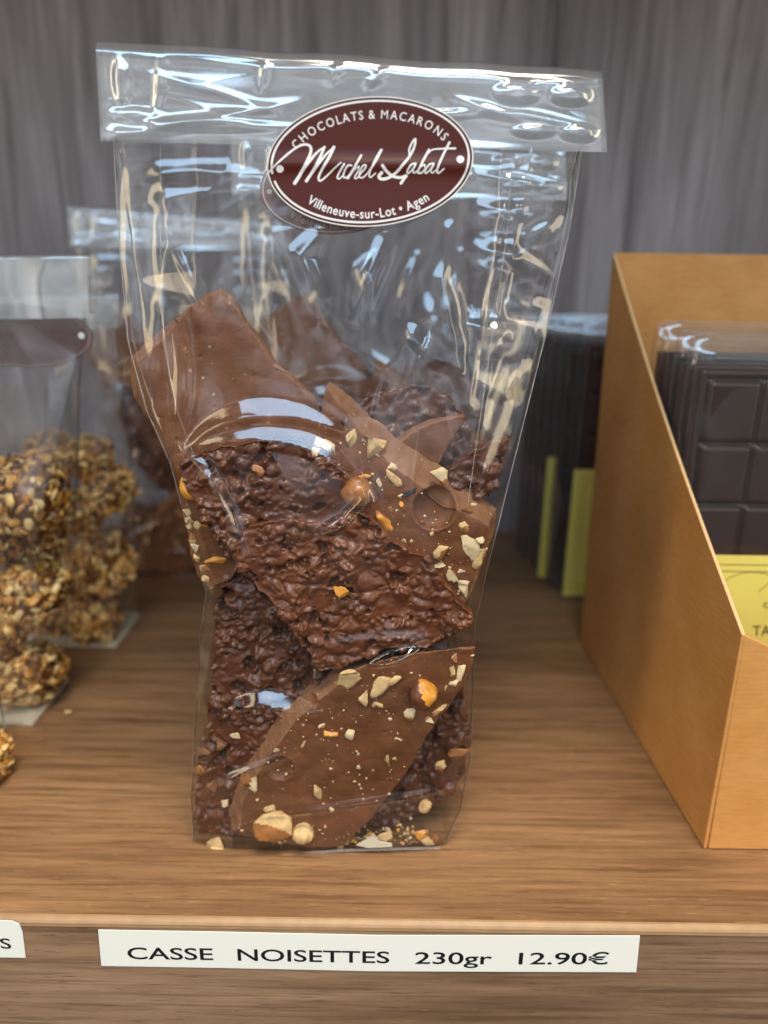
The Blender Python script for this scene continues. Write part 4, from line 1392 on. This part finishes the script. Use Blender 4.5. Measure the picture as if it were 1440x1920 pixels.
# ------------------------------------------------------------------ display box of tablets
def box():
    y0, y1 = 0.029, 0.160
    fb = on_y(1320, 1585, y0); ft = on_y(1391, 1190, y0)
    bb = on_y(1088, 1198, y1); bt = on_y(1149, 474, y1)
    xl = [fb[0], ft[0], bb[0], bt[0]]
    og = ((fb[0] + 0.045), 0.09, 0)
    r = tag(thing('display_box', og), 'brown kraft cardboard display box with sloping sides, holding chocolate tablets', 'box')
    th = 0.0011
    W_ = 0.098
    # left side: bottom front, bottom back, top back, gently bowed slope down to the front
    slope = []
    for t in np.linspace(0, 1, 14):
        q = bt * (1 - t) + ft * t
        q = q + np.array([0, 0, -0.0035 * math.sin(math.pi * t)])
        slope.append(q)
    fb0 = fb.copy(); fb0[2] = 0.0003
    bb0 = bb.copy(); bb0[2] = 0.0003
    P = [fb0, bb0] + slope
    o = MB(); o.prism(P, (th, 0, 0)); sp = o.build('side_panel', [M['kraft'], M['kraft_cut']], r, og, bevel=0.0003)
    for k in range(4, len(sp.data.polygons) - 1): sp.data.polygons[k].material_index = 1
    o = MB(); o.prism([q + np.array([W_, 0, 0]) for q in P], (th, 0, 0)); o.build('side_panel', M['kraft'], r, og, bevel=0.0004)
    # front with its scooped top
    zt = ft[2]
    top = []
    for t in np.linspace(0, 1, 30):
        x = ft[0] + W_ * t
        s = min(t, 1 - t)
        top.append((x, y0, zt - 0.016 * float(sstep(-0.10, 0.36, s)) + 0.016 * float(sstep(-0.10, 0.36, 0.0))))
    P = [(fb[0] + 0.0008, y0, 0.0003)] + top + [(fb[0] + W_, y0, 0.0003)]
    P = [np.array(q) for q in P]
    o = MB(); o.prism([q + np.array([0.0006, -0.0002, 0]) for q in P], (0, th, 0)); o.build('front_panel', M['kraft'], r, og, bevel=0.0004)
    bz = bt[2]
    o = MB(); o.prism([(bb[0] + th, y1 - th, 0.0003), (bb[0] + W_, y1 - th, 0.0003), (bt[0] + W_, y1 - th, bz), (bt[0] + th, y1 - th, bz)], (0, th, 0)); o.build('back_panel', M['kraft'], r, og, bevel=0.0003)
    o = MB(); o.box((fb[0] + th, y0 + th, 0.0006), (fb[0] + W_ - 0.001, y1 - th - 0.0005, 0.0018)); o.build('floor_panel', M['kraft'], r, og)
    return fb[0]
BX = box()

def bar_mesh(w, h, t, nc, nr):
    """moulded tablet: rows and columns of pillowed squares parted by grooves"""
    NX, NZ = 120, 200
    x = np.linspace(0, 1, NX); z = np.linspace(0, 1, NZ)
    X, Z = np.meshgrid(x, z)
    mx, mz = 0.035, 0.022
    u = np.clip((X - mx) / (1 - 2 * mx), 0, 1) * nc; v = np.clip((Z - mz) / (1 - 2 * mz), 0, 1) * nr
    du = np.minimum(u % 1, 1 - u % 1); dv = np.minimum(v % 1, 1 - v % 1)
    d = np.minimum(du * w / nc, dv * h / nr) * 1000
    prof = sstep(0.25, 1.6, d) * 2.2
    rim = np.minimum(np.minimum(X, 1 - X) * w, np.minimum(Z, 1 - Z) * h) * 1000
    prof = np.where(rim < mx * w * 1000 * 0.9, 1.5 * sstep(0, 0.6, rim), prof)
    Y = -prof / 1000
    V = np.stack([X * w, Y, Z * h], -1).reshape(-1, 3)
    F = [tuple(f) for f in grid_faces(NZ, NX)]
    o = MB(); o.add(V, F)
    o.box((0, 0.0001, 0), (w, t, h))
    return o
def tablet(label, x, y, z, tilt=0.0, yaw=0.0, proto=None, detail=False):
    og = (0, 0, 0)
    if proto is not None:
        r = copy_tree(proto, None, skip=('lettering', 'printed_lines'))
    else:
        r = thing('chocolate_tablet', og)
        w, h, t = 0.079, 0.136, 0.0062
        bm_ = bar_mesh(w - 0.004, h - 0.006, t, 4, 6)
        b = bm_.build('bar', M['darkbar'], r, og, smooth=True)
        for v in b.data.vertices:
            v.co.x += 0.002; v.co.z += 0.002
        # clear sleeve: a soft closed envelope with a flat crimped head
        nz, nu = 120, 60
        zz_ = np.linspace(0, 1, nz); a = np.linspace(0, 2 * math.pi, nu, endpoint=False)
        zc = zz_ * 0.143
        flat = 1 - 0.8 * sstep(0.945, 1.0, zz_)
        cx = np.sign(np.cos(a)) * np.abs(np.cos(a)) ** 0.35; cy = np.sign(np.sin(a)) * np.abs(np.sin(a)) ** 0.5
        X = w / 2 + (w / 2 + 0.0012) * cx[None] + 0 * zc[:, None]
        Y = 0.0022 + 0.0048 * cy[None] * flat[:, None]
        Zs = np.repeat(zc[:, None], nu, 1)
        wob = perlin(np.stack([X * 60, Zs * 55, Y * 200], -1).reshape(-1, 3), 91).reshape(X.shape)
        Y = Y + wob * 0.0005 * np.sign(cy)[None]
        V = np.stack([X, Y, Zs], -1).reshape(-1, 3)
        mesh_obj('wrapper', V, grid_faces(nz, nu, True), M['film_far'], r, og)
        o = MB(); o.box((0.0008, -0.0030, 0.0015), (w - 0.0008, -0.0028, 0.0705)); lab = o.build('paper_label', M['yellow'], r, og)
        o = MB()
        for k, (ins, wd) in enumerate([(0.0032, 0.0004), (0.0056, 0.0004)]):
            a0, a1, b0, b1 = 0.0008 + ins, w - 0.0008 - ins, 0.0015 + ins, 0.0705 - ins
            yy_ = -0.00305
            for q in ((a0, b0, a1, b0 + wd), (a0, b1 - wd, a1, b1), (a0, b0, a0 + wd, b1), (a1 - wd, b0, a1, b1)):
                o.add([(q[0], yy_, q[1]), (q[2], yy_, q[1]), (q[2], yy_, q[3]), (q[0], yy_, q[3])], [(0, 1, 2, 3)])
        o.build('printed_border', M['yellow_line'], lab, og)
    r.location = (x, y, z)
    r.rotation_euler = (tilt, 0, yaw)
    tag(r, label, 'chocolate tablet', 'dark chocolate tablets in yellow labelled wrappers')
    return r
TX = on_y(1284, 700, 0.083)[0] + 0.0032
t0 = tablet('frontmost dark chocolate tablet in the kraft box, its yellow label facing out', TX, 0.084, 0.0045)
for k, lab in enumerate(['second dark tablet in the kraft box, right behind the frontmost', 'third dark tablet in the kraft box, counted from the front', 'rearmost dark tablet in the kraft box, against its back wall']):
    tablet(lab, TX + 0.0004 * k, 0.097 + 0.0125 * k, 0.0045 + 0.0011 * ((k * 2) % 3), (0.012, -0.008, 0.016)[k], (0.010, -0.006, 0.014)[k], proto=t0)
# print on the front label, laid out from the photograph
def label_print():
    lab = [c for c in children_of(t0) if c.name.startswith('paper_label')][0]
    org = np.array(t0.location)
    yl = t0.location[1] - 0.0031
    o = MB()
    def put(V2):      # photograph pixels to the label's plane, in the tablet's own frame
        return np.array([on_y(a, b, yl) - org for a, b in V2])
    c = catmull([(1352,1094),(1375,1080),(1405,1073),(1440,1077),(1480,1092)], 8)
    for pts, w in ((c, 1.4), (catmull([(1423,1109),(1436,1098),(1448,1088)], 6), 1.4)):
        V, F = ribbon(pts, np.full(len(pts), w)); o.add(put(V), F)
    o.build('printed_lines', M['yellow_line'], lab, (0, 0, 0))
    o = MB()
    V, F = line_text('TAB', 0.004)
    k = 20 / 0.73
    o.add(put(np.stack([1411 + V[:, 0] * k * 0.98, 1192 - V[:, 1] * k], 1)), F)
    V, F = line_text('c', 0.0)
    o.add(put(np.stack([1431 + V[:, 0] * 22, 1140 - V[:, 1] * 22], 1)), F)
    o.build('lettering', M['yellow_ink'], lab, (0, 0, 0))
label_print()
# tablets standing on the shelf behind the box
LABS = ['first dark tablet behind the kraft box, showing a bright yellow label strip', 'second tablet edge of the dark row behind the box, without a visible label', 'third tablet edge of the row behind the box, with a dim yellow stripe',
        'fourth tablet edge of the dark row behind the box', 'fifth tablet edge of the dark row behind the box', 'last tablet of the dark row behind the box, nearest the panel']
bx0 = on_y(1062, 1000, 0.210)[0]
for k, lab in enumerate(LABS):
    tt = tablet(lab, bx0 - (0.0035 + 0.0023 * k) * (k > 0), 0.212 + 0.0125 * k, 0.0003, proto=t0)
    if k in (1, 3, 4, 5):
        for c in children_of(tt):
            if c.name.startswith('paper_label'):
                for d in children_of(c): bpy.data.objects.remove(d)
                bpy.data.objects.remove(c)

# ------------------------------------------------------------------ price strips on the shelf edge
def strip(name, label, corners, words_, y=-0.0003):
    P = np.array([on_y(x, yy_, y) for x, yy_ in corners])
    og = P.mean(0)
    o = MB(); o.prism(P, (0, 0.0002, 0))
    r = o.build(name, M['paper'], None, og)
    tag(r, label, 'price label')
    o = MB()
    for txt, xa, xb, base, cap in words_:
        V, F = line_text(txt, 0.010)
        a = on_y(xa, base[0], y - 0.00005); b = on_y(xb, base[1], y - 0.00005)
        kx = (b[0] - a[0]) / (V[:, 0].max() - V[:, 0].min())
        top = on_y((xa + xb) / 2, (base[0] + base[1]) / 2 - cap, y)
        kz = (top[2] - (a[2] + b[2]) / 2) / 0.727
        X = a[0] + (V[:, 0] - V[:, 0].min()) * kx
        Z = a[2] + (b[2] - a[2]) * (X - a[0]) / (b[0] - a[0]) + V[:, 1] * kz
        o.add(np.stack([X, np.full_like(X, y - 0.00005), Z], 1), F)
    o.build('lettering', M['ink'], r, tuple(og))
strip('price_label', 'long white price strip reading CASSE NOISETTES 230gr 12.90 euros on the shelf edge',
      [(184,1744),(420,1748),(700,1754),(1200,1755),(1193,1823),(700,1821),(420,1815),(190,1811)],
      [('CASSE', 240, 400, (1798,1800), 23), ('NOISETTES', 446, 730, (1801,1806), 23), ('230gr', 778, 922, (1807,1808), 23), ('12.90\u20ac', 972, 1140, (1808,1808), 23)])
strip('price_label', 'end of a white price strip with a letter S at the left frame edge',
      [(-150,1722),(22,1727),(36,1733),(42,1748),(48,1796),(-150,1792)], [('S', 2, 22, (1778,1779), 20)])
# crumb lying on the shelf
p = on_y(128, 1334, 0.094)
c = chip(Plane(128, 1334, p[1]), 128, 1334, 10, 8, 0, M['flake_pale'], None, 900, 'fallen_crumb')
tag(c, 'single pale crumb lying on the shelf beside the left bag', 'crumb')

for ob in COL.objects:
    if '_org' in ob: del ob['_org']
